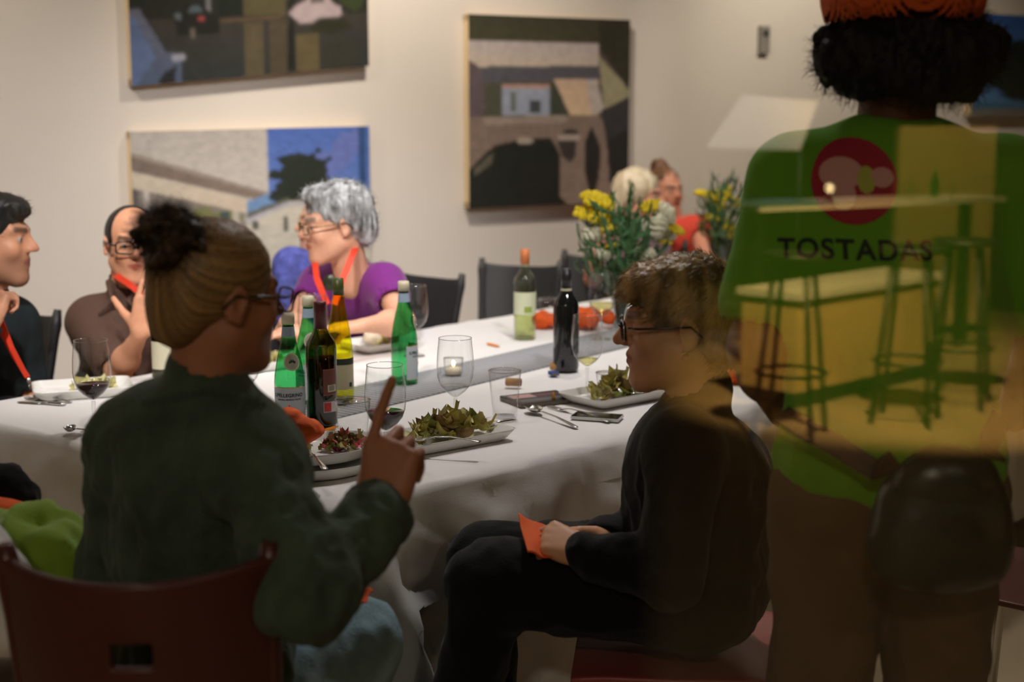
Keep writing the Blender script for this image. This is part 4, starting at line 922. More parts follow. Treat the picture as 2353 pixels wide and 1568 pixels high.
def grey_hair_woman():
    c = at(770, 516, 4.62); M = frame(-112, -6, 0); s = 1.05; nk = at(812, 634, 4.70); sh = (at(745, 660, 4.60), at(872, 640, 4.80)); sh = (sh[1], sh[0]); pel = at(850, 900, 5.36)
    sh = (at(885, 655, 4.68), at(735, 655, 4.88)); el = (at(925, 740, 4.52), at(668, 748, 4.66)); wr = (at(838, 748, 4.36), at(705, 756, 4.40))
    t, org, o = seated('woman with short grey hair in a purple top and red lanyard', c, M, s, nk, sh, pel, el, wr,
        [dict(w=wr[0], d=V(-1, -.2, -.05), n=V(0, 0, -1), right=False, curls=[(6, 12, 8)]*4, spread=.5), dict(w=wr[1], d=V(-.8, -.5, -.05), n=V(0, 0, -1), right=True, curls=[(6, 12, 8)]*4, spread=.5)],
        (226, 170, 140), mat('purple_jersey', lin((122, 42, 128)), .8, bump=.1, bscale=200, sheen=.2, spec=.2), .38, None, dict(brow=(120, 110, 100), lips=(180, 96, 84)), h=.006, collar=False, garment='top',
        vneck=[(nk + V(-.06, -.15, -.10), V(.065, .12, .12)), (nk + V(-.05, -.10, .0), V(.07, .11, .09))], fwd=(-.5, -.85, 0))
    L = Lf(c, M, s)
    tuft_hair(t, org, M_HAIR, ((76, 74, 72), (206, 208, 210)), [(L(0, -.026, .046), s*V(.088, .102, .090), M, .01), (L(0, -.078, -.02), s*V(.072, .05, .062), M, .03), (L(0, .05, .098), s*V(.058, .045, .026), M, .03)],
        [(L(0, .115, -.034), s*V(.09, .066, .096), M, .01), (L(.09, .03, -.03), s*V(.04, .042, .05), M, .01), (L(-.09, .03, -.03), s*V(.04, .042, .05), M, .01), (L(.092, -.01, -.016), s*V(.022, .026, .034), M, .01), (L(-.092, -.01, -.016), s*V(.022, .026, .034), M, .01), (L(0, -.07, -.14), s*V(.1, .09, .055), M, .02)], 1500, .024, .006, 6, .008, curl=.01, out=.7, flow=V(.2, 0, .2))
    eyeglasses(t, org, c, M, s, mat('bronze_wire', (.25, .16, .08), .3, 1.0), .026, .017, r=.0022)
    ribbon(t, org, 'lanyard', [at(822, 560, 4.66), at(808, 590, 4.52), at(788, 640, 4.46), at(768, 700, 4.44)], .02, M_LANYARD, .003, V(0, -1, 0)); ribbon(t, org, 'lanyard', [at(722, 590, 4.62), at(728, 640, 4.52), at(752, 700, 4.45)], .02, M_LANYARD, .003, V(0, -1, 0))
    F = Field(*bbox([at(758, 655, 4.45)], .06), .004); F.ell(at(758, 650, 4.45), (.022, .010, .028), None, 0); put(F, 'pendant', mat('dark_green_stone', lin((40, 46, 30)), .3), t, org, 1)
grey_hair_woman()

def blue_pattern_guest():
    c = at(745, 512, 5.58); M = frame(-120, 0, 0); s = 1.05; nk = at(728, 575, 5.62); sh = (at(815, 640, 5.62), at(668, 612, 5.52)); pel = at(735, 850, 5.67)
    m = mat('blue_leaf_print', lin((74, 82, 160)), .8, var=.75, vscale=26)
    seated('guest in a blue patterned shirt, head hidden behind the grey haired woman', c, M, s, nk, sh, pel, (at(815, 760, 5.52), at(655, 765, 5.42)), (at(790, 765, 5.27), at(690, 775, 5.24)), [], (210, 160, 130), m, .8, None, h=.008, fwd=(-.3, -.9, 0))
blue_pattern_guest()

def pale_hair_guest():
    c = at(1474, 455, 6.75); M = frame(120, 0, 0); s = 1.08; nk = at(1462, 528, 6.75); sh = (at(1505, 565, 6.85), at(1420, 570, 6.65)); pel = at(1460, 720, 6.8)
    t, org, o = seated('guest with pale blond hair behind the yellow flowers', c, M, s, nk, sh, pel, (at(1515, 650, 6.7), at(1362, 640, 6.5)), (at(1500, 650, 6.4), at(1372, 585, 6.35)),
        [dict(w=at(1372, 585, 6.35), d=V(.2, 0, 1), n=V(1, 0, 0), right=True, curls=[(50, 60, 40)]*4)], (222, 160, 136), mat('mauve_knit', lin((150, 120, 130)), .85), .8, None, h=.008, fwd=(.2, -.9, 0))
    L = Lf(c, M, s)
    tuft_hair(t, org, M_HAIR, ((190, 172, 140), (236, 224, 200)), [(L(0, -.03, .04), s*V(.094, .108, .094), M, .01), (L(0, -.07, -.03), s*V(.09, .06, .075), M, .03)], [(L(0, .115, -.03), s*V(.09, .07, .095), M, .01)], 0, .02, .007, 6, .006)
pale_hair_guest()
def topknot_guest():
    c = at(1530, 440, 7.18); M = frame(150, 0, 0); s = 1.0; nk = at(1548, 500, 7.18); sh = (at(1600, 530, 7.18), at(1515, 540, 7.13)); pel = at(1560, 680, 7.23)
    t, org, o = seated('guest with a brown topknot and red top beyond the flowers', c, M, s, nk, sh, pel, (at(1622, 600, 6.98), at(1540, 620, 6.98)), (at(1600, 610, 6.78), at(1560, 620, 6.78)), [], (216, 150, 124), mat('red_vest', lin((222, 70, 52)), .8), .05, None, h=.008, collar=False, fwd=(.2, -.9, 0))
    L = Lf(c, M, s)
    tuft_hair(t, org, M_HAIR, ((88, 58, 40), (130, 92, 64)), [(L(0, -.03, .04), s*V(.082, .10, .086), M, .01), (L(0, -.06, .125), s*V(.045, .045, .04), M, .01), (L(0, -.07, -.03), s*V(.07, .05, .06), M, .03)], [(L(0, .115, -.03), s*V(.09, .07, .095), M, .01)], 0, .02, .007, 6, .005)
topknot_guest()

# ------------------------------------------------------------------ tableware
TZ = TH + 0.003; RZ = TH + 0.0065      # on the cloth, on the runner
M_CLEAR = thin_glass('clear_glass', (.97, .975, .975), .06, 0.0, .15)
M_PLASTIC = thin_glass('clear_plastic', (.965, .965, .965), .045, 0.05, .5)
M_CHROME = mat('chrome', (.8, .8, .8), .12, 1.0)
M_SILVER = mat('cutlery_steel', (.62, .61, .58), .22, 1.0)
M_CERAMIC = mat('white_ceramic', (.80, .78, .74), .18, spec=.5, coat=.3)
M_REDWINE = mat('red_wine', (.030, .003, .006), .04, spec=.6)
M_WHITEWINE = thin_glass('white_wine', (.88, .85, .55), .03, 0.0, .6)
M_WATER = thin_glass('water', (.93, .95, .95), .03, 0.0, .5)
BOWL = [(.0045, .078), (.012, .083), (.026, .094), (.037, .108), (.0430, .126), (.0452, .146), (.0445, .170), (.0420, .198), (.0395, .222)]
def wine_glass(px, py, label, wine=None, level=.03, hgt=.222, z=TZ, s=None):
    p = on(px, py, z); k = (s or hgt/.222); t = thing('wine_glass', label, 'glass', tuple(p), random.random()*6, 'wine glasses')
    prof = [(.0, .0), (.034, .0), (.0345, .0015), (.028, .004), (.008, .008), (.0045, .014), (.0040, .05), (.0045, .074)]
    MB().lathe([(r*k, zz*k) for r, zz in prof], 40).build('stem', M_CLEAR, t)
    b = MB().lathe([(r*k, zz*k) for r, zz in BOWL], 48); b.f = [f for f in b.f if len(f) == 4]; b.build('bowl', M_CLEAR, t)
    rim = [(.0395*k*math.cos(a), .0395*k*math.sin(a), .222*k) for a in np.linspace(0, 2*math.pi, 49)]
    MB().tube(rim, .0009*k, 6, False).build('rim', thin_glass('glass_rim', (.75, .77, .77), .25, 0.0, .3), t)
    if wine:
        zt = .080 + level; rs = [(r, zz) for r, zz in BOWL if zz < zt]; z1 = [q for q in BOWL if q[1] >= zt][0]; a = rs[-1]; f = (zt - a[1])/(z1[1]-a[1]); rt = a[0] + f*(z1[0]-a[0])
        MB().lathe([(max(.0, r - .0012)*k, (zz + .001)*k) for r, zz in rs] + [((rt - .0012)*k, zt*k)], 40).build('wine', wine, t)
    return t
def tumbler(px, py, label, r0=.030, r1=.042, hgt=.115, fill=0.0, z=TZ, m=None, tint=None):
    p = on(px, py, z); t = thing('plastic_cup', label, 'cup', tuple(p), 0, 'clear tumblers'); m = m or M_PLASTIC
    MB().lathe([(r0*.9, .003), (r0, .0), (r0 + (r1-r0)*.5, hgt*.5), (r1, hgt)], 40).build('wall', m, t)
    t.children[0].data.polygons
    rim = [(r1*math.cos(a), r1*math.sin(a), hgt) for a in np.linspace(0, 2*math.pi, 49)]
    MB().tube(rim, .0016, 8, False).build('rolled_rim', thin_glass('rim_plastic', (.82, .83, .84), .22, 0.05, .5), t)
    if fill: f = fill/hgt; MB().lathe([(0, .004), (r0*.95, .004), ((r0 + (r1-r0)*f)*.97, fill)], 32).build('drink', tint or M_WATER, t)
    return t
def text_mesh(body, size, extra=1.0):
    cu = bpy.data.curves.new('txt', 'FONT'); cu.body = body; cu.size = size; cu.align_x = 'CENTER'; cu.space_character = extra; cu.offset = size*.03
    o = bpy.data.objects.new('tmp', cu); COL.objects.link(o); me = bpy.data.meshes.new_from_object(o.evaluated_get(bpy.context.evaluated_depsgraph_get())); bpy.data.objects.remove(o)
    bm = bmesh.new(); bm.from_mesh(me); bmesh.ops.subdivide_edges(bm, edges=[e for e in bm.edges if e.calc_length() > size*.3], cuts=2); bm.to_mesh(me); bm.free()
    return [(v.co.x, v.co.y) for v in me.vertices], [tuple(p.vertices) for p in me.polygons]
def wrap(pts, rad, ang, z0): return [(rad*math.cos(ang + x/rad), rad*math.sin(ang + x/rad), z0 + y) for x, y in pts]
def band(name, par, r, ang, half, z0, z1, m, n=24, r2=None):
    """part of a label shell around a bottle; r2 the radius at its upper edge"""
    r2 = r if r2 is None else r2; vs, fs = [], []; rows = 5
    for j in range(rows+1):
        rr = r + (r2-r)*j/rows; z = z0 + (z1-z0)*j/rows
        for i in range(n+1): a = ang - half + 2*half*i/n; vs.append((rr*math.cos(a), rr*math.sin(a), z))
    for j in range(rows):
        for i in range(n): fs.append((j*(n+1)+i, j*(n+1)+i+1, (j+1)*(n+1)+i+1, (j+1)*(n+1)+i))
    return obj(name, vs, fs, m, par, True)
def rad_at(prof, z):
    for (r0, z0), (r1, z1) in zip(prof, prof[1:]):
        if z0 <= z <= z1: return r0 + (r1-r0)*(z-z0)/max(z1-z0, 1e-9)
    return prof[-1][0]
def bottle_base(px, py, label, prof, m, z=RZ, cat='bottle', turn=0.0, group=None):
    p = on(px, py, z); t = thing('bottle', label, cat, tuple(p), turn, group)
    MB().lathe([(0, .006), (prof[0][0]*.8, .002)] + prof, 40).build('glass_body', m, t); return t
def facing(px, py, z): p = on(px, py, z); return math.atan2(-p[1], -p[0])      # angle from the bottle towards the camera
WATER_P = [(.033, .0), (.0365, .006), (.0365, .115), (.035, .135), (.029, .170), (.0205, .205), (.0150, .232), (.0135, .252), (.0140, .268)]
M_GREENG = thin_glass('green_bottle_glass', (.22, .68, .36), .05, 0.0, .35)
M_PAPER = mat('pale_blue_label', lin((196, 206, 212)), .6); M_PAPERB = mat('blue_label_band', lin((150, 196, 224)), .6); M_INK = mat('label_ink', lin((34, 44, 70)), .6); M_STAR = mat('red_star', lin((226, 66, 40)), .6); M_CREAM = mat('cream_label', lin((210, 204, 176)), .6)
def water_bottle(px, py, label, k=1.0, rot=0.0, z=RZ):
    prof = [(r*k, zz*k) for r, zz in WATER_P]; a = facing(px, py, z) + rot; t = bottle_base(px, py, label, prof, M_GREENG, z, group='green sparkling water bottles')
    R = .0370*k
    lb = band('label', t, R, a, 1.35, .014*k, .108*k, M_PAPER); band('label_edge', lb, R + .0003, a, 1.35, .106*k, .108*k, M_GOLD); band('label_edge', lb, R + .0003, a, 1.35, .014*k, .016*k, M_CREAM)
    band('label_band', lb, R + .0003, a + .35, .75, .020*k, .034*k, M_PAPERB)
    v, f = text_mesh('S.PELLEGRINO', .0115*k, 1.05); obj('lettering', wrap(v, R + .0006, a - .12, .084*k), f, M_INK, lb, False)
    v, f = text_mesh('NATURAL MINERAL WATER', .0048*k); obj('lettering', wrap(v, R + .0006, a - .05, .076*k), f, M_INK, lb, False)
    st = [((.0095 if i % 2 == 0 else .004)*k*math.sin(i*math.pi/5), (.0095 if i % 2 == 0 else .004)*k*math.cos(i*math.pi/5)) for i in range(10)]
    obj('red_star', wrap([(0, 0)] + st, R + .0007, a - .05, .057*k), [(0, 1+i, 1+(i+1) % 10) for i in range(10)], M_STAR, lb, False)
    zc = .168*k; rc = rad_at(prof, zc); n = 24
    med = lambda s, lift: [((rad_at(prof, zc + s*.021*k*math.sin(q)) + lift)*math.cos(a + .25 + s*.020*k*math.cos(q)/rc), (rad_at(prof, zc + s*.021*k*math.sin(q)) + lift)*math.sin(a + .25 + s*.020*k*math.cos(q)/rc), zc + s*.021*k*math.sin(q)) for q in np.linspace(0, 2*math.pi, n+1)[:-1]]
    def fan(name, s, lift, m, par):
        vs = [((rc + lift + .0004)*math.cos(a + .25), (rc + lift + .0004)*math.sin(a + .25), zc)] + med(s*.5, lift + .0002) + med(s, lift)
        fs = [(0, 1+i, 1+(i+1) % n) for i in range(n)] + [(1+i, 1+n+i, 1+n+(i+1) % n, 1+(i+1) % n) for i in range(n)]; return obj(name, vs, fs, m, par, True)
    md = fan('neck_medallion', 1.0, .0006, M_CREAM, t); fan('medallion_field', .82, .0010, mat('medallion_grey', lin((172, 172, 150)), .6), md)
    obj('medallion_emblem', wrap([(-.008*k, -.004*k), (.008*k, -.004*k), (.008*k, .003*k), (.005*k, .001*k), (.003*k, .006*k), (0, .002*k), (-.003*k, .006*k), (-.005*k, .001*k), (-.008*k, .003*k)], rc + .0022, a + .25, zc), [tuple(range(9))], M_INK, md, False)
    rn = rad_at(prof, .24*k) + .0006; band('neck_foil', t, rad_at(prof, .226*k) + .0006, a, 3.1415, .226*k, .250*k, mat('neck_label', lin((150, 170, 190)), .5), 32, rad_at(prof, .250*k) + .0006)
    MB().lathe([(.0155*k, .256*k), (.0158*k, .272*k), (.0150*k, .282*k), (.0, .282*k)], 28).build('screw_cap', mat('cream_cap', lin((206, 196, 168)), .4), t)
    return t
water_bottle(668, 985, 'green mineral water bottle with blue label and red star, at the front', 1.0)
water_bottle(713, 925, 'green mineral water bottle standing behind the red wine bottle', 1.0)
water_bottle(930, 880, 'green mineral water bottle standing alone towards the table centre, labels seen from the side', 1.02, 1.5)
# bordeaux bottle
BORD = [(.036, .0), (.0375, .005), (.0375, .190), (.034, .206), (.022, .224), (.0155, .238), (.0145, .295)]
t = bottle_base(741, 975, 'dark red wine bottle with maroon capsule and back label', BORD, thin_glass('dark_olive_glass', (.26, .26, .06), .06, 0.0, .3)); a = facing(741, 975, RZ)
MB().lathe([(0, .004), (.0368, .004), (.0368, .165), (.0, .165)], 32).build('wine', M_REDWINE, t)
MB().lathe([(.0158, .238), (.0152, .296), (.0150, .302), (.0, .302)], 28).build('capsule', mat('maroon_capsule', lin((96, 34, 38)), .4), t)
lb = band('label', t, .0380, a + .62, .52, .078, .142, mat('maroon_label', lin((120, 72, 60)), .6)); band('label_edge', lb, .0384, a + .62, .52, .140, .142, mat('label_rust', lin((170, 100, 80)), .6)); band('label_edge', lb, .0384, a + .62, .52, .078, .080, mat('label_rust'))
bc = band('barcode', lb, .0385, a + .72, .33, .086, .103, M_CREAM); [band('barcode_bar', bc, .0388, a + .50 + i*.055, .012, .089, .101, M_INK, 2) for i in range(8)]
l2 = band('lower_label', t, .0380, a + .62, .52, .036, .062, mat('white_label', lin((216, 206, 204)), .6)); band('red_square', l2, .0384, a + .38, .24, .038, .060, mat('label_red', lin((200, 62, 52)), .6))
# riesling flute
FLUTE = [(.035, .0), (.0365, .005), (.0365, .120), (.034, .150), (.027, .200), (.0185, .250), (.0145, .285), (.0140, .325)]
t = bottle_base(782, 925, 'tall yellow green wine flute bottle half full', FLUTE, thin_glass('yellow_green_glass', (.86, .85, .10), .05, 0.0, .3)); a = facing(782, 925, RZ)
MB().lathe([(.0150, .285), (.0148, .328), (.0, .330)], 24).build('capsule', mat('olive_capsule', lin((74, 82, 34)), .4), t)
MB().lathe([(0, .008), (.033, .008), (.033, .012), (.0, .012)], 24).build('wine', mat('wine_lees', lin((70, 84, 20)), .3), t)
lb = band('label', t, .0370, a + .35, .95, .040, .105, mat('tan_label', lin((196, 186, 150)), .6)); band('label_band', lb, .0374, a + .35, .95, .105, .122, mat('dark_band', lin((40, 46, 30)), .6)); band('label_stamp', lb, .0374, a + .85, .14, .046, .058, M_INK, 4)
# clear white wine bottle
t = bottle_base(1206, 778, 'clear glass white wine bottle with tan cap', BORD, thin_glass('flint_glass', (.90, .93, .80), .06, 0.0, .45), TZ); a = facing(1206, 778, TZ)
MB().lathe([(0, .008), (.034, .008), (.034, .150), (.0, .150)], 32).build('wine', thin_glass('pale_wine', (.80, .84, .55), .03, 0, .7), t)
MB().lathe([(.0155, .252), (.0155, .302), (.0, .303)], 24).build('screw_cap', mat('tan_cap', lin((206, 120, 66)), .45), t)
lb = band('label', t, .0380, a + .1, 1.5, .085, .160, mat('pale_green_label', lin((214, 220, 186)), .7)); band('label_motif', lb, .0384, a + .3, .35, .092, .112, mat('leaf_print', lin((150, 170, 70)), .7), 6)
# black bottle
t = bottle_base(1300, 850, 'black wine bottle with a pale neck band', BORD, mat('black_glass', (.008, .009, .009), .08, spec=.7)); a = facing(1300, 850, RZ)
MB().lathe([(.0158, .245), (.0152, .300), (.0, .302)], 24).build('capsule', mat('black_foil', (.015, .015, .015), .4), t); band('neck_band', t, .0170, a, 3.14, .226, .243, M_CREAM, 28, .0160)
band('label', t, .0380, a + 1.2, .8, .05, .14, mat('charcoal_label', lin((40, 42, 44)), .7))
# bottle behind the bun woman's neck
t = bottle_base(380, 868, 'dark wine bottle half hidden behind the bun woman', BORD, thin_glass('dark_olive_glass'), TZ); a = facing(380, 868, TZ); MB().lathe([(.0158, .240), (.0152, .296), (0, .302)], 24).build('capsule', mat('black_foil'), t)
band('label', t, .0380, a, 1.2, .03, .110, mat('cream_label'))

wine_glass(888, 1070, 'wine glass with red wine behind the raised finger', M_REDWINE, .040)
wine_glass(1047, 985, 'wine glass with a little white wine beside the middle salad plate', M_WATER, .026)
wine_glass(1349, 905, 'wine glass with white wine in front of the profile woman', M_WHITEWINE, .020, .215)
wine_glass(218, 992, 'wine glass of red wine near the left end of the table', M_REDWINE, .036)
wine_glass(560, 965, 'wine glass mostly hidden behind the bun woman chin', M_WATER, .02)
wine_glass(722, 850, 'empty wine glass behind the green water bottles', None)
wine_glass(952, 818, 'empty wine glass behind the lone green bottle', None)
wine_glass(1382, 782, 'wine glass of white wine in front of the flower vase', M_WHITEWINE, .045)
tumbler(812, 1030, 'empty clear cup beside the red wine glass', .030, .0405, .112)
tumbler(1160, 958, 'clear cup with a cork seen through it, right of the middle wine glass', .030, .041, .118)
tumbler(1396, 905, 'small clear cup half full beside the profile woman plate', .026, .032, .058, .03)
tumbler(882, 775, 'clear cup beside the bread in front of the grey haired woman', .030, .040, .075, .05)
tumbler(1262, 755, 'clear cup with pink drink behind the black bottle', .030, .040, .105, .05, TZ, None, thin_glass('pink_drink', (.9, .35, .40), .03, 0, .6))

# plates and food
def rounded_rect(a, b, r, n=6):
    return [(cx + r*math.cos(q), cy + r*math.sin(q)) for cx, cy, q0 in ((a-r, b-r, 0), (-a+r, b-r, math.pi/2), (-a+r, -b+r, math.pi), (a-r, -b+r, 1.5*math.pi)) for q in np.linspace(q0, q0 + math.pi/2, n)]
def platter(px, py, label, a, b, rot, z=TZ, oval=False, lift=0.0):
    p = on(px, py, z); t = thing('plate', label, 'plate', (p[0], p[1], z + lift), rot, 'white plates')
    rr = (lambda k: [(a*k*math.cos(q), b*k*math.sin(q)) for q in np.linspace(0, 2*math.pi, 41)[:-1]]) if oval else (lambda k: rounded_rect(a*k, b*k, min(a, b)*.28*k, 8))
    rows = [(.80, .0), (.84, .002), (.92, .010), (1.0, .024), (1.0, .0275), (.975, .0265), (.90, .012), (.80, .006)]; vs, fs = [], []; n = len(rr(1))
    for k, zz in rows: vs += [(x, y, zz) for x, y in rr(k)]
    for i in range(len(rows)-1):
        for j in range(n): fs.append((i*n+j, i*n+(j+1) % n, (i+1)*n+(j+1) % n, (i+1)*n+j))
    fs += [tuple(range(n))[::-1], tuple((len(rows)-1)*n + j for j in range(n))]
    obj('dish', vs, fs, M_CERAMIC, t, True); return t
LEAFM = {}
def leaf_mesh(key, m, L=.036, W_=.02, curl=.5, seed=0):
    g = np.random.default_rng(seed); vs, fs = [], []; n = 5
    for i in range(n+1):
        t = i/n; w = W_*math.sin(math.pi*(.08 + .92*t))**.7*(1 + .25*g.normal()); y = L*(t-.5); z = curl*L*(t-.5)**2*2
        vs += [(-w/2, y, z + abs(w)*.35 + g.normal()*.0015), (0, y, z), (w/2, y, z + abs(w)*.35 + g.normal()*.0015)]
    for i in range(n): fs += [(3*i, 3*i+1, 3*i+4, 3*i+3), (3*i+1, 3*i+2, 3*i+5, 3*i+4)]
    return mesh(vs, fs, m, True, None, key)
G1 = mat('salad_olive', lin((178, 166, 84)), .55, var=.3, vscale=40); G2 = mat('salad_green', lin((132, 138, 62)), .55, var=.3, vscale=40); G3 = mat('salad_brown', lin((152, 124, 84)), .6, var=.3, vscale=40); G4 = mat('salad_pale', lin((206, 198, 138)), .55, var=.2, vscale=40)
G5 = mat('radish_pink', lin((208, 96, 108)), .45, var=.25, vscale=60); G6 = mat('beet_purple', lin((104, 34, 52)), .5, var=.3, vscale=50)
LM = {k: [leaf_mesh('leaf', m, .030 + .012*i, .018 + .005*i, .4 + .3*i, i + 7*q) for i in range(3)] for q, (k, m) in enumerate(dict(o=G1, g=G2, b=G3, p=G4, r=G5, d=G6).items())}
def salad(t, n, a, b, mix, hgt, seed, off=(0, 0), z0=.016, k=1.0):
    g = np.random.default_rng(seed)
    for i in range(n):
        r = math.sqrt(g.uniform(0, 1)); q = g.uniform(0, 6.283); x, y = off[0] + a*r*math.cos(q), off[1] + b*r*math.sin(q)
        o = ship(LM[mix[g.integers(len(mix))]][g.integers(3)], 'leaf', t); z = z0 + hgt*(1 - r**1.5)*g.uniform(.3, 1.1)
        o.location = (x, y, z); o.rotation_euler = (g.normal(0, .7), g.normal(0, .6), g.uniform(0, 6.28)); s = k*g.uniform(.75, 1.15); o.scale = (s, s, s)
t = platter(1018, 1018, 'rectangular white plate of green salad between the two women', .155, .085, math.radians(38)); salad(t, 110, .105, .045, 'oogbopop', .045, 4, (.02, 0), .018, 1.15)
t = platter(1420, 918, 'rectangular white plate of green salad in front of the profile woman', .150, .085, math.radians(40)); salad(t, 90, .10, .045, 'oogbpo', .042, 8, (.01, 0), .018, 1.1)
t = platter(742, 1078, 'oval white plate at the table corner under a second plate', .150, .115, math.radians(42), TZ, True)
t = platter(742, 1070, 'oval white plate of salad with pink radish stacked at the table corner', .140, .105, math.radians(42), TZ, True, .023); salad(t, 30, .05, .04, 'ggdbop', .022, 12, (-.06, .04), .015, .7); salad(t, 80, .06, .035, 'rpdgobgr', .022, 14, (.055, -.005), .014, .62)
ei = Field(V(-.09, -.09, -.05), V(.09, .09, .08), .004).ell(V(0, 0, .012), (.020, .016, .012)); P_, Q_ = ei.get(1); o = obj('potato_slice', P_, Q_, mat('potato_yellow', lin((206, 164, 70)), .5), t); o.location = (-.035, .045, .022); o.rotation_euler = (.9, .2, 0)
t = platter(190, 905, 'white plate with leftover food at the left end of the table', .130, .090, math.radians(20)); salad(t, 22, .06, .035, 'poop', .014, 16, (.02, 0))
t = platter(615, 842, 'white plate with food scraps behind the front water bottle', .125, .085, math.radians(40)); salad(t, 20, .06, .035, 'popo', .014, 17)
t = platter(872, 800, 'white plate with bread in front of the grey haired woman', .115, .085, math.radians(40)); salad(t, 12, .05, .03, 'pop', .01, 18)
F = Field(V(-.08, -.06, -.04), V(.08, .06, .06), .005).ell(V(0, 0, .022), (.040, .030, .020)).cap(V(-.02, 0, .02), V(.025, .01, .026), .022, .018, .02); P_, Q_ = F.get(1); pp = on(868, 798, TZ)
o = obj('bread_roll', fold(P_, Q_, .003, 40, 3), Q_, mat('bread_flour', lin((232, 216, 190)), .8, var=.15, vscale=30)); o.location = (pp[0], pp[1], TZ + .012); tag(o, 'pale round bread roll on the far plate', 'bread')

# cutlery
def bar_shape(name, stations, m, parent=None):
    """stations: (x, half width, z, thickness) along the handle"""
    vs, fs = [], []
    for x, w, z, th in stations: vs += [(x, -w, z), (x, w, z), (x, w*.8, z + th), (x, -w*.8, z + th)]
    for i in range(len(stations)-1):
        for j in range(4): fs.append((4*i+j, 4*i+(j+1) % 4, 4*i+4+(j+1) % 4, 4*i+4+j))
    fs += [(0, 1, 2, 3), tuple(4*(len(stations)-1)+j for j in (3, 2, 1, 0))]; return obj(name, vs, fs, m, parent, True)
def cutlery(kind, px, py, qx, qy, label, z=TZ, z2=None, L=None):
    """from the working end (px, py) to the handle end (qx, qy)"""
    a, b = on(px, py, z), on(qx, qy, z if z2 is None else z2); d = b - a; ln = L or np.linalg.norm(d); t = thing(kind, label, kind, tuple(a), 0, 'cutlery'); u = unit(d)
    t.rotation_euler = (0, -math.asin(np.clip(u[2], -1, 1)), math.atan2(d[1], d[0])); k = ln
    if kind == 'fork':
        bar_shape('handle', [(k*.25, .011, .003, .002), (k*.31, .007, .006, .002), (k*.38, .003, .009, .002), (k*.6, .0032, .010, .002), (k*.85, .0065, .005, .002), (k*.97, .0075, .002, .002), (k, .004, .002, .002)], M_SILVER, t)
        for i in range(4): y = (i-1.5)*.0062; o = bar_shape('tine', [(k*.0, .0009, .006, .0012), (k*.06, .0013, .002, .0015), (k*.18, .0016, .0015, .0018), (k*.27, .0026, .003, .002)], M_SILVER, t); o.location = (0, y, 0)
    elif kind == 'spoon':
        vs, fs = [], []; n = 10
        for i in range(n+1):
            q = i/n; x = k*.27*q; w = .0205*math.sin(math.pi*min(1, .04 + .96*q))**.55
            for j in range(7): s_ = (j/3 - 1); vs.append((x, w*s_, .003 + .007*(s_*s_) - .006*math.sin(math.pi*q)*(1 - s_*s_) + .006))
        for i in range(n):
            for j in range(6): fs.append((i*7+j, i*7+j+1, (i+1)*7+j+1, (i+1)*7+j))
        o = obj('bowl', vs, fs, M_SILVER, t); so = o.modifiers.new('thick', 'SOLIDIFY'); so.thickness = .0012
        bar_shape('handle', [(k*.25, .005, .008, .002), (k*.31, .0035, .011, .002), (k*.6, .0032, .010, .002), (k*.85, .0065, .005, .002), (k*.97, .0075, .002, .002), (k, .004, .002, .002)], M_SILVER, t)
    else:
        bar_shape('blade', [(0, .002, .001, .001), (k*.08, .008, .001, .0012), (k*.45, .009, .001, .0016), (k*.52, .005, .002, .003)], M_SILVER, t)
        bar_shape('handle', [(k*.52, .005, .001, .005), (k*.7, .006, .001, .006), (k*.93, .0085, .001, .006), (k, .005, .001, .004)], M_SILVER, t)
    return t
cutlery('spoon', 1212, 945, 1326, 985, 'spoon lying on the cloth in front of the phone')
cutlery('fork', 1258, 935, 1400, 972, 'fork lying on the cloth leaning against the phone')
cutlery('fork', 938, 1012, 1105, 1018, 'fork resting on the middle salad plate', TZ + .032, TZ + .038)
cutlery('knife', 1085, 985, 1182, 968, 'knife handle sticking out beyond the middle salad plate', TZ + .030, TZ + .012)
cutlery('fork', 700, 1040, 748, 1082, 'fork on the oval plate at the table corner', TZ + .045, TZ + .040)
cutlery('knife', 1450, 905, 1530, 897, 'knife resting on the profile woman plate', TZ + .030, TZ + .024)
cutlery('knife', 40, 925, 150, 932, 'knife at the left end beside the leftover plate')
cutlery('fork', 60, 918, 165, 926, 'fork at the left end beside the leftover plate')
cutlery('spoon', 150, 995, 235, 1000, 'spoon at the left table edge beside the red wine glass')

# phone, leaflet, corks, box, pencils, candle
p = on(1372, 962, TZ); t = thing('phone', 'dark phone with white edge on the table near the profile woman', 'phone', tuple(p), math.radians(-18)); o = bevel(MB().box((-.062, -.031, 0), (.062, .031, .008)).build('case', mat('white_phone_edge', (.75, .74, .72), .3), t, False), .003, 3); bevel(MB().box((-.060, -.029, .008), (.060, .029, .0088)).build('screen', mat('phone_glass', (.012, .013, .015), .08, spec=.6), t, False), .002)
p = on(1238, 922, TZ); t = thing('magazine', 'dark covered booklet lying flat behind the spoon', 'booklet', tuple(p), math.radians(28)); MB().box((-.085, -.06, 0), (.085, .06, .010)).build('pages', mat('paper_edge', lin((120, 110, 100)), .8), t, False)
pm = Paint(40, 28, (52, 50, 54)); pm.rect(.1, .1, .5, .45, (190, 150, 150)).rect(.55, .2, .9, .4, (120, 60, 70)).rect(.1, .6, .9, .85, (96, 92, 100)); nx, ny = 40, 28
vs = np.array([(-.086 + .172*i/nx, .061 - .122*j/ny, .0112) for j in range(ny+1) for i in range(nx+1)]); ii, jj = np.meshgrid(np.arange(nx), np.arange(ny)); aa = (jj*(nx+1)+ii).ravel()
obj('cover', vs, np.stack([aa, aa+nx+1, aa+nx+2, aa+1], 1), mat('printed_cover', (1, 1, 1), .35, attr=True), t, False, np.pad(pm.C, ((0, 1), (0, 1), (0, 0)), 'edge').reshape(-1, 3))
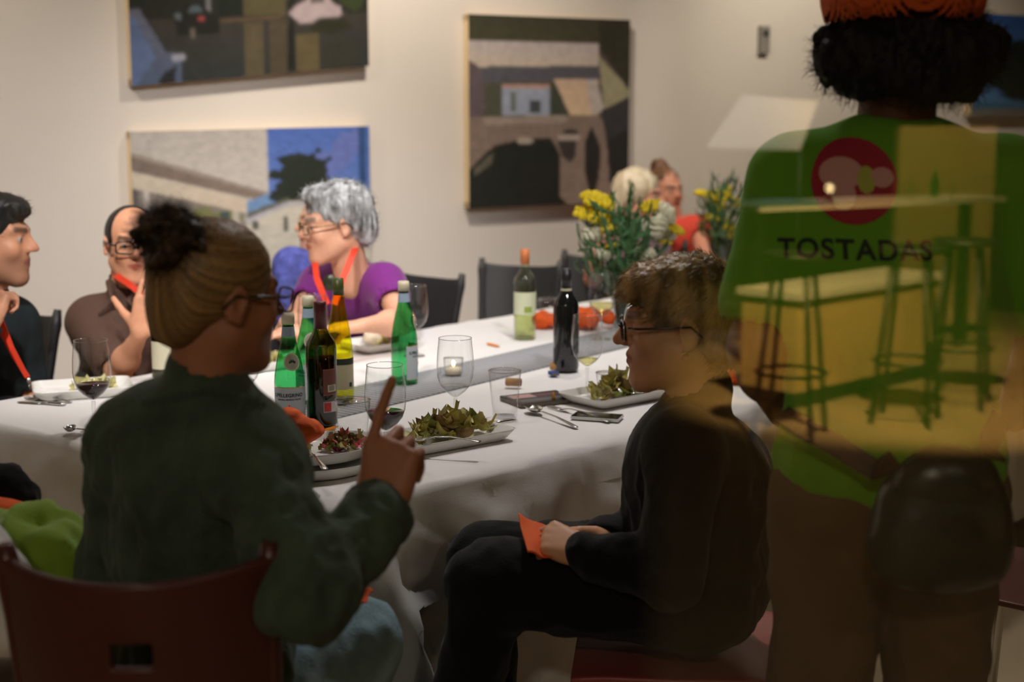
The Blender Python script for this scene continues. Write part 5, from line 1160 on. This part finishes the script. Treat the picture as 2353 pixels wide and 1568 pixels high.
def cork(px, py, rz, label, z=TZ):
    p = on(px, py, z); t = thing('cork', label, 'cork', (p[0], p[1], z), rz, 'loose corks'); mb = MB().lathe([(0, -.022), (.0105, -.022), (.0115, -.020), (.0115, .020), (.0105, .022), (0, .022)], 18)
    o = mb.build('stopper', mat('cork_wood', lin((178, 134, 84)), .85, var=.35, vscale=60), t); o.rotation_euler = (math.pi/2, 0, 0); o.location = (0, 0, .0118)
    o2 = MB().lathe([(0, .0222), (.0098, .0222), (0, .0226)], 14).build('stained_end', mat('wine_stain', lin((110, 50, 50)), .9), t); o2.rotation_euler = (math.pi/2, 0, 0); o2.location = (0, 0, .0118)
cork(1282, 852, 1.2, 'cork lying on the runner in front of the black bottle', RZ); cork(1312, 846, 1.7, 'cork touching the foot of the black bottle', RZ); cork(1180, 888, 1.4, 'cork on the cloth seen through the clear cup', RZ)
p = on(1272, 862, RZ); t = thing('matchbox', 'tiny blue matchbox beside the corks', 'matchbox', tuple(p), .3); MB().box((-.012, -.016, 0), (.012, .016, .010)).build('sleeve', mat('blue_card', lin((34, 76, 150)), .6), t, False); MB().box((-.0105, -.0175, .0012), (.0105, .0175, .0088)).build('tray', mat('paper_edge'), t, False)
def pencil(ax, ay, bx, by, label, z=TZ):
    a, b = on(ax, ay, z + .004), on(bx, by, z + .004); d = unit(b - a); t = thing('pencil', label, 'pencil', tuple(a), 0, 'orange pencils'); MB().tube([V(0, 0, 0), (b - a) - d*.015], .004, 6).build('shaft', mat('orange_lacquer', lin((238, 140, 30)), .4), t, False)
    MB().tube([(b - a) - d*.015, (b - a)], [.004, .0006], 6).build('point', mat('pencil_wood', lin((206, 160, 110)), .7), t, False)
pencil(722, 997, 778, 980, 'orange pencil lying beside the red wine bottle'); pencil(1150, 972, 1098, 967, 'orange pencil behind the middle salad plate'); pencil(1120, 790, 1150, 797, 'small orange pencil lying on the far half of the cloth')
p = on(1272, 918, TZ + .011); t = thing('bottle_stopper', 'tiny yellow stopper standing on the booklet', 'stopper', tuple(p)); MB().lathe([(.005, 0), (.006, .004), (.003, .010), (.003, .018), (0, .02)], 14).build('body', mat('yellow_plastic', lin((220, 160, 50)), .5), t)
p = on(1042, 862, RZ); t = thing('votive_candle', 'lit tea light in glass seen through the middle wine glass', 'candle', tuple(p)); b = MB().lathe([(.024, 0), (.026, .01), (.029, .05)], 30); b.build('holder', M_CLEAR, t); MB().lathe([(0, .003), (.022, .003), (.023, .022), (0, .022)], 24).build('wax', mat('candle_wax', lin((240, 226, 200)), .5, sss=.3), t); MB().sphere((0, 0, .034), (.004, .004, .009), 10, 8).build('flame', mat('flame', (1, .6, .2), .5, emit=((1, .62, .25), 9)), t)

# napkins
def napkin(label, pts, w, th, seed, name='napkin', k=.02, h=.005, folds=.006):
    a = [np.asarray(q, float) for q in pts]; F = Field(*bbox(a, .12), h)
    for p0, p1 in zip(a, a[1:]): F.cap(p0, p1, th, th*.8, k)
    g = np.random.default_rng(seed)
    for q in a:
        for _ in range(3): F.ell(q + g.normal(0, w*.35, 3)*V(1, 1, .25), (w*.55, w*.5, th), None, k)
    P, Q = F.get(1); P = fold(P, Q, folds, 22, seed); org = P.mean(0); org[2] = P[:, 2].min()
    o = obj(name, P - org, Q, M_ORANGE); o.location = org; return tag(o, label, 'napkin', 'orange napkins')
napkin('orange napkin crumpled beside the front water bottle', [at(668, 965, 2.98), at(700, 990, 2.98), at(716, 992, 3.0)], .03, .014, 2)
napkin('orange napkin heaped on the far table behind the black bottle', [on(1335, 730, .795), on(1362, 728, .795)], .045, .030, 3)
napkin('orange napkin lying between the clear and black bottles', [on(1245, 735, .785), on(1258, 735, .785)], .03, .022, 4)
napkin('orange napkin on the table behind the profile woman neck', [on(1688, 862, .775), on(1722, 866, .77)], .04, .018, 5)
def lap_napkin(label, corners, seed, sag=.03, nrow=24):
    """a thin cloth patch stretched over four corners"""
    A, B, Cq, D = [np.asarray(c, float) for c in corners]; vs, fs = [], []; n = nrow
    for j in range(n+1):
        for i in range(n+1):
            a, b = i/n, j/n; p = (A*(1-a) + B*a)*(1-b) + (D*(1-a) + Cq*a)*b; p = p + V(0, 0, -sag*4*a*(1-a)*b*(1-b)); vs.append(p)
    vs = np.array(vs); nn = unit(np.cross(B - A, D - A)); vs += nn*(0.003*np.sin((np.tile(np.linspace(0, 1, n+1), n+1) + .4*np.repeat(np.linspace(0, 1, n+1), n+1))*9) + .003*fbm(vs*18, 2, seed))[:, None]
    for j in range(n):
        for i in range(n): fs.append((j*(n+1)+i, j*(n+1)+i+1, (j+1)*(n+1)+i+1, (j+1)*(n+1)+i))
    org = vs.mean(0); o = obj('napkin', vs - org, np.array(fs), M_ORANGE); o.location = org; m = o.modifiers.new('thick', 'SOLIDIFY'); m.thickness = .003
    return tag(o, label, 'napkin', 'orange napkins')
lap_napkin('orange napkin spread on the profile woman lap under her hands', (at(1190, 1182, 2.74), at(1312, 1240, 2.72), at(1284, 1290, 2.62), at(1212, 1272, 2.60)), 6, .0)
lap_napkin('orange napkin edge on the bun woman thigh', (at(815, 1392, 2.32), at(838, 1352, 2.36), at(858, 1362, 2.38), at(826, 1400, 2.30)), 7, .0, 14)

# flowers
M_STEM = mat('flower_stem', lin((62, 98, 48)), .6); M_LEAF = mat('flower_leaf', lin((70, 112, 66)), .55, var=.25, vscale=20); M_YEL = mat('yarrow_yellow', lin((226, 200, 24)), .7, var=.2, vscale=60); M_WHT = mat('carnation_white', lin((226, 222, 196)), .7)
def yarrow():
    mb = MB(); g = np.random.default_rng(1)
    for i in range(34): a = i*2.4; r = .0055*math.sqrt(i); mb.sphere((r*math.cos(a), r*math.sin(a), .012 - r*r*6 + g.normal()*.001), .0065, 7, 4)
    return mesh(mb.v, mb.f, M_YEL, True, None, 'flower_head')
def carnation():
    F = Field(V(-.05, -.05, -.05), V(.05, .05, .05), .003).ell(V(0, 0, 0), (.026, .026, .021)); P, Q = F.get(1); N = vnormals(P, Q); P = P + N*(.007*np.sin(np.arctan2(P[:, 1], P[:, 0])*9 + P[:, 2]*260) + .004*fbm(P*90, 2, 3))[:, None]; return mesh(P, Q, M_WHT, True, None, 'flower_head')
YA, CA = yarrow(), carnation(); BL = leaf_mesh('leaf', M_LEAF, .085, .016, .3, 5); BL2 = leaf_mesh('leaf', M_LEAF, .06, .010, .6, 9)
def bouquet(px, py, d, label, vlabel, heads, nleaf, spread, hgt, seed, z=TZ, vh=.20, vr=.028):
    p = at(px, py, d); p[2] = z; g = np.random.default_rng(seed)
    v = thing('vase', vlabel, 'vase', tuple(p)); b = MB().lathe([(vr*.85, 0), (vr, .006), (vr, vh*.7), (vr*1.15, vh)], 32); b.build('glass_wall', thin_glass('vase_glass', (.86, .89, .92), .08, .05, .5), v); MB().lathe([(0, .008), (vr*.93, .008), (vr*.95, vh*.55), (0, vh*.55)], 24).build('water', M_WATER, v)
    t = thing('bouquet', label, 'flowers', (p[0], p[1], z + .012))
    def stem(tip, r=.0022): m_ = V(tip[0]*.25, tip[1]*.25, tip[2]*.5); MB().tube([V(g.normal()*.006, g.normal()*.006, 0), m_, V(*tip)], [r, r, r*.7], 6).build('stem', M_STEM, t)
    for kind, hx, hy, hd, s in heads:
        q = at(hx, hy, d + hd) - V(p[0], p[1], z + .012); stem(q); o = ship(YA if kind == 'y' else CA, 'flower_head', t); o.location = q; o.rotation_euler = (g.normal()*.3 + .5, g.normal()*.3, g.uniform(0, 6)); s *= 1.55 if kind == 'y' else 1.3; o.scale = (s, s, s)
    for i in range(nleaf):
        a = g.uniform(0, 6.283); r = spread*math.sqrt(g.uniform(.05, 1)); zz = vh*.85 + g.uniform(0, 1)*hgt*(1.15 - .5*r/spread); q = V(r*math.cos(a), r*math.sin(a)*.7, zz)
        if i % 4 == 0: stem(q, .0015)
        o = ship((BL, BL2)[i % 2], 'leaf', t); o.location = q; dirv = unit(V(q[0], q[1], .12 + .3*g.uniform())); o.rotation_euler = (math.asin(dirv[2]), g.normal()*.6, math.atan2(dirv[1], dirv[0]) - math.pi/2); s = g.uniform(.7, 1.3); o.scale = (s, s, s)
    return t
bouquet(1425, 742, 5.05, 'yellow and white flowers with leafy sprays in the front vase', 'clear glass vase holding the front bouquet',
    [('y', 1372, 468, 0, 1.25), ('y', 1355, 500, -.02, 1.15), ('y', 1388, 505, .03, .9), ('y', 1395, 530, -.04, .7), ('y', 1405, 572, -.05, .6), ('y', 1498, 478, 0, .8), ('y', 1548, 530, .02, .8), ('y', 1375, 525, .04, .7), ('y', 1528, 560, 0, .5),
     ('c', 1362, 540, -.04, .95), ('c', 1524, 490, 0, 1.15), ('c', 1510, 522, -.04, 1.1), ('c', 1472, 522, -.03, .9), ('c', 1462, 568, -.06, .6), ('c', 1490, 588, -.05, .8), ('c', 1385, 585, -.05, .7), ('c', 1535, 535, .05, .8)], 230, .165, .31, 5)
bouquet(1655, 660, 6.6, 'yellow flowers in the farther vase beside the standing person', 'slim glass vase holding the farther bouquet',
    [('y', 1625, 455, 0, 1.2), ('y', 1658, 462, .02, 1.4), ('y', 1640, 505, -.03, .9), ('y', 1672, 528, -.02, 1.0), ('y', 1690, 470, .0, .9), ('y', 1650, 480, .02, .8)], 120, .13, .30, 6, TZ)

# ------------------------------------------------------------------ chairs and things around the table
M_REDP = mat('red_chair_plastic', lin((82, 38, 32)), .33, spec=.5); M_TUBE = mat('chair_chrome', (.55, .53, .48), .3, 1.0); M_BLKP = mat('black_chair_plastic', lin((34, 34, 36)), .5)
def back_grid(w0, w1, z0, z1, curve, lean, slot=None, th=.014, nx=40, ny=26):
    vs, fs = [], []
    for j in range(ny+1):
        b = j/ny; w = w0 + (w1-w0)*b; z = z0 + (z1-z0)*b
        for i in range(nx+1):
            a = 2*i/nx - 1; x = a*w/2; y = -curve*(1 - a*a) - lean*b; vs.append((x, y, z + .018*b**3*(abs(a)**3)))
    for j in range(ny):
        for i in range(nx):
            a = 2*(i+.5)/nx - 1; b = (j+.5)/ny
            if slot and abs(a) < slot[0] and slot[1] < b < slot[2]: continue
            fs.append((j*(nx+1)+i, j*(nx+1)+i+1, (j+1)*(nx+1)+i+1, (j+1)*(nx+1)+i))
    return vs, fs
def chair(name, label, loc, rz, shell, tube, group=None, slot=(.17, .62, .74), curve=.045, hb=.90, w0=.34, w1=.38, rails=True):
    """faces local +y; origin on the floor under the seat centre"""
    t = thing(name, label, 'chair', loc, rz, group)
    F = Field(V(-.22, -.21, .43), V(.22, .22, .48), .008); 
    vs, fs = [], []; n = 16
    for j in range(n+1):
        for i in range(n+1): a, b = 2*i/n-1, 2*j/n-1; vs.append((a*.205*(1 - .08*(b < 0)*abs(b)), b*.205, .462 - .012*(1-a*a)*(1-b*b) - .02*max(0, b-.7)))
    for j in range(n):
        for i in range(n): fs.append((j*(n+1)+i, j*(n+1)+i+1, (j+1)*(n+1)+i+1, (j+1)*(n+1)+i))
    s = obj('seat', vs, fs, shell, t); m = s.modifiers.new('thick', 'SOLIDIFY'); m.thickness = .014; bevel(s, .004)
    vs, fs = back_grid(w0, w1, .56, hb, curve, .06, slot); b = obj('backrest', vs, fs, shell, t); b.location = (0, -.19, 0); m = b.modifiers.new('thick', 'SOLIDIFY'); m.thickness = .016; m.offset = 0; bevel(b, .004)
    if rails:
        for sx in (-1, 1):
            pts = [V(sx*(w0/2 - .01 + (w1-w0)/2*q), -.19 - .06*q - .004, .56 + (hb - .545)*q + .018*q**3) for q in np.linspace(0, 1, 8)]; MB().tube(pts, [.016]*6 + [.019, .012], 12).build('side_rail', shell, b).location = (0, .19, 0)
    for sx in (-1, 1):
        MB().tube([V(sx*.17, -.235, .60), V(sx*.18, -.215, .47), V(sx*.19, -.22, .30), V(sx*.215, -.26, .0)], .0105, 10).build('leg', tube, t)
        MB().tube([V(sx*.165, .15, .455), V(sx*.185, .17, .40), V(sx*.20, .195, .0)], .0105, 10).build('leg', tube, t)
    MB().tube([V(-.19, -.2, .445), V(0, -.2, .44), V(.19, -.2, .445)], .008, 8).build('crossbar', tube, t)
    return t
chair('chair', 'red plastic chair with a slotted curved back under the bun woman', (at(318, 1300, 2.02)[0], 2.165, 0), math.radians(2), M_REDP, M_TUBE, w0=.36, w1=.385, hb=.888, curve=.085)
chair('chair', 'red seated chrome legged chair under the profile woman', (.335, 2.73, 0), math.radians(84), mat('dusty_red_plastic', lin((150, 70, 64)), .4), M_TUBE, hb=.80)
chair('chair', 'chrome legged red chair at the right edge behind the bag', (1.22, 3.1, 0), math.radians(50), M_REDP, M_TUBE)
BC = 'black chairs on the far side'
def far_chair(px, py, d, deg, label): p = at(px, py, d); return chair('chair', label, (p[0], p[1], 0), math.radians(deg), M_BLKP, M_TUBE, BC, None, hb=.84)
far_chair(-95, 850, 4.52, 150, 'black chair behind the man in the dark shirt')
far_chair(300, 850, 4.98, 160, 'black chair behind the man in the brown shirt')
far_chair(885, 760, 5.58, 140, 'black chair pulled up behind the grey haired woman')
far_chair(722, 760, 5.99, 150, 'black chair under the blue patterned guest')
far_chair(1150, 720, 5.95, 160, 'empty black chair behind the clear wine bottle')
far_chair(1318, 690, 6.3, 150, 'empty black chair behind the black wine bottle')
far_chair(1448, 690, 6.98, 150, 'black chair under the pale haired guest')
far_chair(1580, 660, 7.38, 150, 'black chair under the topknot guest')

# shoulder bag hanging at the standing person's hip
def bag():
    c = at(2165, 1160, 2.12); F = Field(*bbox([c], .26), .007); org = c.copy(); t = thing('shoulder_bag', 'round black shoulder bag hanging at the standing person hip', 'bag', tuple(org))
    m = mat('black_bag_leather', lin((30, 40, 32)), .32, spec=.6, bump=.06, bscale=60)
    F.ell(c, (.088, .050, .090), None, .02); F.cap(c + V(-.06, 0, -.08), c + V(.065, 0, -.08), .040, .040, .05); F.ell(c + V(0, 0, -.04), (.096, .052, .085), None, .04)
    put(F, 'bag_body', m, t, org, 2, None, lambda P, Q: fold(P, Q, .004, 12, 5))
    F = Field(*bbox([c], .2), .007); F.ell(c + V(0, -.018, .035), (.080, .042, .060), None, .02); put(F, 'flap', m, t, org, 2)
    ribbon(t, org, 'strap', [c + V(-.075, -.01, .07), at(2010, 1080, 2.16), at(1930, 1030, 2.17), at(1850, 985, 2.19), at(1795, 950, 2.28)], .034, mat('brown_strap', lin((62, 44, 38)), .6), .004, V(0, -1, .3))
    ribbon(t, org, 'strap', [c + V(.075, .0, .07), at(2270, 1020, 2.16), at(2300, 960, 2.26)], .034, mat('brown_strap'), .004, V(0, -1, .3))
bag()
# lime jacket over a stool at the lower left, and the white cloth beside it
def heap(name, label, cat, parts, m, seed, h=.007, amp=.012, sc=7):
    F = Field(*bbox([q for a in parts for q in a[:2]], .2), h)
    for a, b, r0, r1 in parts: F.cap(a, b, r0, r1, .05)
    P, Q = F.get(2); P = fold(P, Q, amp, sc, seed, (1.4, 1.4, .5)); org = P.mean(0); org[2] = P[:, 2].min(); o = obj(name, P - org, Q, m); o.location = org; return tag(o, label, cat)
heap('jacket', 'lime green jacket heaped over the stool at the lower left', 'jacket', [(at(-90, 1310, 2.42), at(110, 1285, 2.40), .085, .072), (at(110, 1285, 2.40), at(190, 1350, 2.38), .068, .045), (at(0, 1330, 2.44), at(120, 1330, 2.44), .075, .07)], mat('lime_fleece', lin((120, 150, 34)), .9, sheen=.2, bump=.15, bscale=200), 4, .007, .02, 9)
heap('white_cloth', 'white cloth hanging beside the red chair at the left edge', 'cloth', [(at(-40, 1265, 2.20), at(5, 1340, 2.18), .045, .035), (at(5, 1340, 2.18), at(42, 1455, 2.16), .032, .018), (at(-50, 1340, 2.20), at(0, 1450, 2.18), .045, .03)], mat('white_linen'), 5, .006, .01, 10)
heap('napkin', 'orange napkin on the lime jacket at the lower left', 'napkin', [(at(-60, 1195, 2.5), at(50, 1190, 2.5), .045, .03)], M_ORANGE, 6)['group'] = 'orange napkins'
heap('scarf', 'dark scarf bunched above the orange napkin at the left edge', 'scarf', [(at(-50, 1150, 2.56), at(10, 1120, 2.56), .04, .025), (at(10, 1120, 2.56), at(30, 1108, 2.56), .02, .012), (at(10, 1135, 2.56), at(66, 1150, 2.54), .025, .018)], M_BLACKCLOTH, 7, .006, .008, 14)
def stool(name, label, loc, hgt, m, mt, r=.16, group=None):
    t = thing(name, label, 'stool', loc, 0, group); MB().lathe([(0, hgt-.03), (r*.9, hgt-.03), (r, hgt-.015), (r*.95, hgt), (0, hgt + .004)], 28).build('seat', m, t)
    for i in range(4): a = math.pi/4 + i*math.pi/2; MB().tube([V(r*.6*math.cos(a), r*.6*math.sin(a), hgt-.03), V(r*1.15*math.cos(a), r*1.15*math.sin(a), 0)], .013, 8).build('leg', mt, t)
    k = .35; rr = r*(.6 + .55*(1-k)); MB().tube([V(rr*math.cos(q), rr*math.sin(q), hgt*k) for q in np.linspace(0, 2*math.pi, 25)], .008, 6, False).build('foot_ring', mt, t); return t
p = at(20, 1400, 2.44); stool('stool', 'low stool under the lime jacket', (p[0] - .05, p[1], 0), .58, M_WOODDK, M_WOODDK)

# ------------------------------------------------------------------ the adjoining bar, seen mirrored in the glass screen
def uv(p): p = np.asarray(p, float); return float(p @ TW), float(p @ NW) + VCAM
M_TAN = mat('bar_front_wood', (.62, .44, .20), .5, var=.12, vscale=5); M_CREAMW = mat('bar_cream_panel', (.66, .50, .26), .6, var=.05)
M_DKSTOOL = mat('dark_stool_wood', (.012, .011, .010), .45)
def vbox(name, c, axis, L, Wd, z0, z1, m, par=None, org=None):
    ax = unit(V(axis[0], axis[1], 0)); ay = V(-ax[1], ax[0], 0); o = V(0, 0, 0) if org is None else V(*org); p = [V(c[0], c[1], 0) + sx*ax*L/2 + sy*ay*Wd/2 for sx, sy in ((-1, -1), (1, -1), (1, 1), (-1, 1))]
    return obj(name, [q + V(0, 0, z) - o for z in (z0, z1) for q in p], [(0, 1, 2, 3), (7, 6, 5, 4), (0, 4, 5, 1), (1, 5, 6, 2), (2, 6, 7, 3), (3, 7, 4, 0)], m, par, False)
# counter: long, high, pale top
a, b = mirrored(1690, 478, 8.2), mirrored(2250, 440, 9.1); zc = .97; ctr = (a + b)/2; ax = b - a; L = np.linalg.norm(ax[:2]); org = (ctr[0], ctr[1], 0)
t = thing('bar_counter', 'high bar counter with pale top reflected in the glass', 'counter', org)
vbox('worktop', ctr, ax, L, .45, zc - .03, zc, mat('pale_counter_top', (.72, .70, .66), .4), t, org)
q = a*.86 + b*.14; vbox('cloth_cover', q, ax, L*.30, .46, zc + .001, zc + .008, mat('blue_cover', lin((110, 150, 190)), .7), t, org)
for f in (.08, .94): q = a*(1-f) + b*f; vbox('leg', q, ax, .06, .06, 0, zc - .03, M_DKSTOOL, t, org)
# bottles and jars on the counter
for i, (f, m, k, lab) in enumerate(((.80, M_GREENG, .75, 'small green bottle on the reflected bar counter'), (.70, thin_glass('flint_glass'), .6, 'small clear bottle on the reflected bar counter'), (.88, thin_glass('flint_glass'), .5, 'short clear jar near the end of the reflected bar counter'))):
    q = a*(1-f) + b*f; t = thing('bottle', lab, 'bottle', (q[0], q[1], zc), 0, 'bar bottles'); MB().lathe([(0, .003)] + [(r*k*.9, z*k*.75) for r, z in BORD], 24).build('glass_body', m, t); MB().lathe([(.016*k, .22*k), (.016*k, .235*k), (0, .236*k)], 16).build('cap', mat('cream_cap'), t)
q = a*.64 + b*.36; t = thing('lantern', 'tiny lit lantern on the reflected bar counter', 'lantern', (q[0], q[1], zc)); MB().lathe([(.03, 0), (.03, .01), (.025, .012)], 16).build('base', M_DKSTOOL, t); MB().sphere((0, 0, .075), (.022, .022, .03), 14, 8).build('globe', mat('lantern_globe', (1, .8, .4), .5, emit=((1, .8, .4), 6)), t); MB().tube([V(0, 0, .01), V(0, 0, .05)], .008, 8).build('neck', M_DKSTOOL, t)
# cupboard with warm wooden front
a3, b3 = mirrored(1765, 800, 7.35), mirrored(2090, 800, 8.3); c3 = (a3 + b3)/2; org = (c3[0], c3[1], 0); L3 = np.linalg.norm((b3 - a3)[:2])
t = thing('low_cupboard', 'low wooden cupboard with warm front reflected in the glass', 'cupboard', org); vbox('carcass', c3, b3 - a3, L3, .35, .08, .56, M_TAN, t, org); vbox('cupboard_top', c3, b3 - a3, L3 + .04, .40, .56, .595, mat('pale_counter_top'), t, org); vbox('plinth', c3, b3 - a3, L3 + .02, .36, 0, .08, M_DKSTOOL, t, org)
# pale panel on the bar wall
a4, b4 = mirrored(2050, 600, 9.6), mirrored(2268, 600, 9.8); c4 = (a4 + b4)/2; org = (c4[0], c4[1], 0); L4 = np.linalg.norm((b4 - a4)[:2])
t = thing('wall_panel', 'warm lit cream partition panel reflected in the glass', 'partition', org); vbox('panel_board', c4, b4 - a4, L4, .06, .05, 1.40, M_CREAMW, t, org); vbox('panel_foot', c4, b4 - a4, L4, .12, 0, .05, M_DKSTOOL, t, org)
for px, d, w_ in ((2090, 6.9, 'middle one of three'), (2210, 7.3, 'rightmost of three'), (1822, 6.6, 'leftmost of three')):
    q = mirrored(px, 700, d); stool('bar_stool', 'dark bar stool reflected in the glass, ' + w_, (q[0], q[1], 0), .86, M_DKSTOOL, M_DKSTOOL, .17, 'bar stools')
# added board standing in for a bright ceiling panel, mirrored beside the shoulder
q0, q1 = mirrored(1640, 330, 9.0), mirrored(1850, 345, 9.0); cc = (q0 + q1)/2; t = thing('standin_board', 'tilted white stand-in board for a ceiling light, reflected in the glass', 'board', (cc[0], cc[1], 0))
e = [mirrored(1622, 338, 9.0), mirrored(1838, 345, 9.0), mirrored(1880, 232, 9.4), mirrored(1705, 218, 9.4)]; o_ = V(cc[0], cc[1], 0); nn = unit(np.cross(e[1]-e[0], e[3]-e[0]))*.02
obj('board', [x - o_ for x in e] + [x - o_ + nn for x in e], [(0, 1, 2, 3), (7, 6, 5, 4), (0, 4, 5, 1), (1, 5, 6, 2), (2, 6, 7, 3), (3, 7, 4, 0)], mat('standin_board', (.85, .83, .80), .6), t, False)
for x in e[:2]: MB().tube([V(x[0], x[1], 0) - o_, x - o_], .015, 8).build('post', M_DKSTOOL, t)
# the bar's lamps
m_ = (a + b)/2
f_ = unit((c3 - W(UE + 1.2, VPANE, 0))*V(1, 1, 0))
spot('bar_spot', tuple(c3*V(1, 1, 0) - f_*2.6 + V(0, 0, 3.25)), tuple(c3*V(1, 1, 0) - f_*.5 + unit((b3 - a3)*V(1, 1, 0))*.45 + V(0, 0, .2)), 2400, AMBER, 44, .6, .06)
spot('bar_spot', tuple(c4*V(1, 1, 0) - f_*1.5 + V(0, 0, 3.25)), tuple(c4*V(1, 1, 0) + V(0, 0, .8)), 330, AMBER, 70, .6, .06)
spot('bar_spot', tuple(cc*V(1, 1, 0) - f_*1.0 + V(0, 0, 3.25)), (cc[0], cc[1], cc[2]), 160, NEUT, 40, .5, .05)  # added spot, there only to brighten the stand-in board
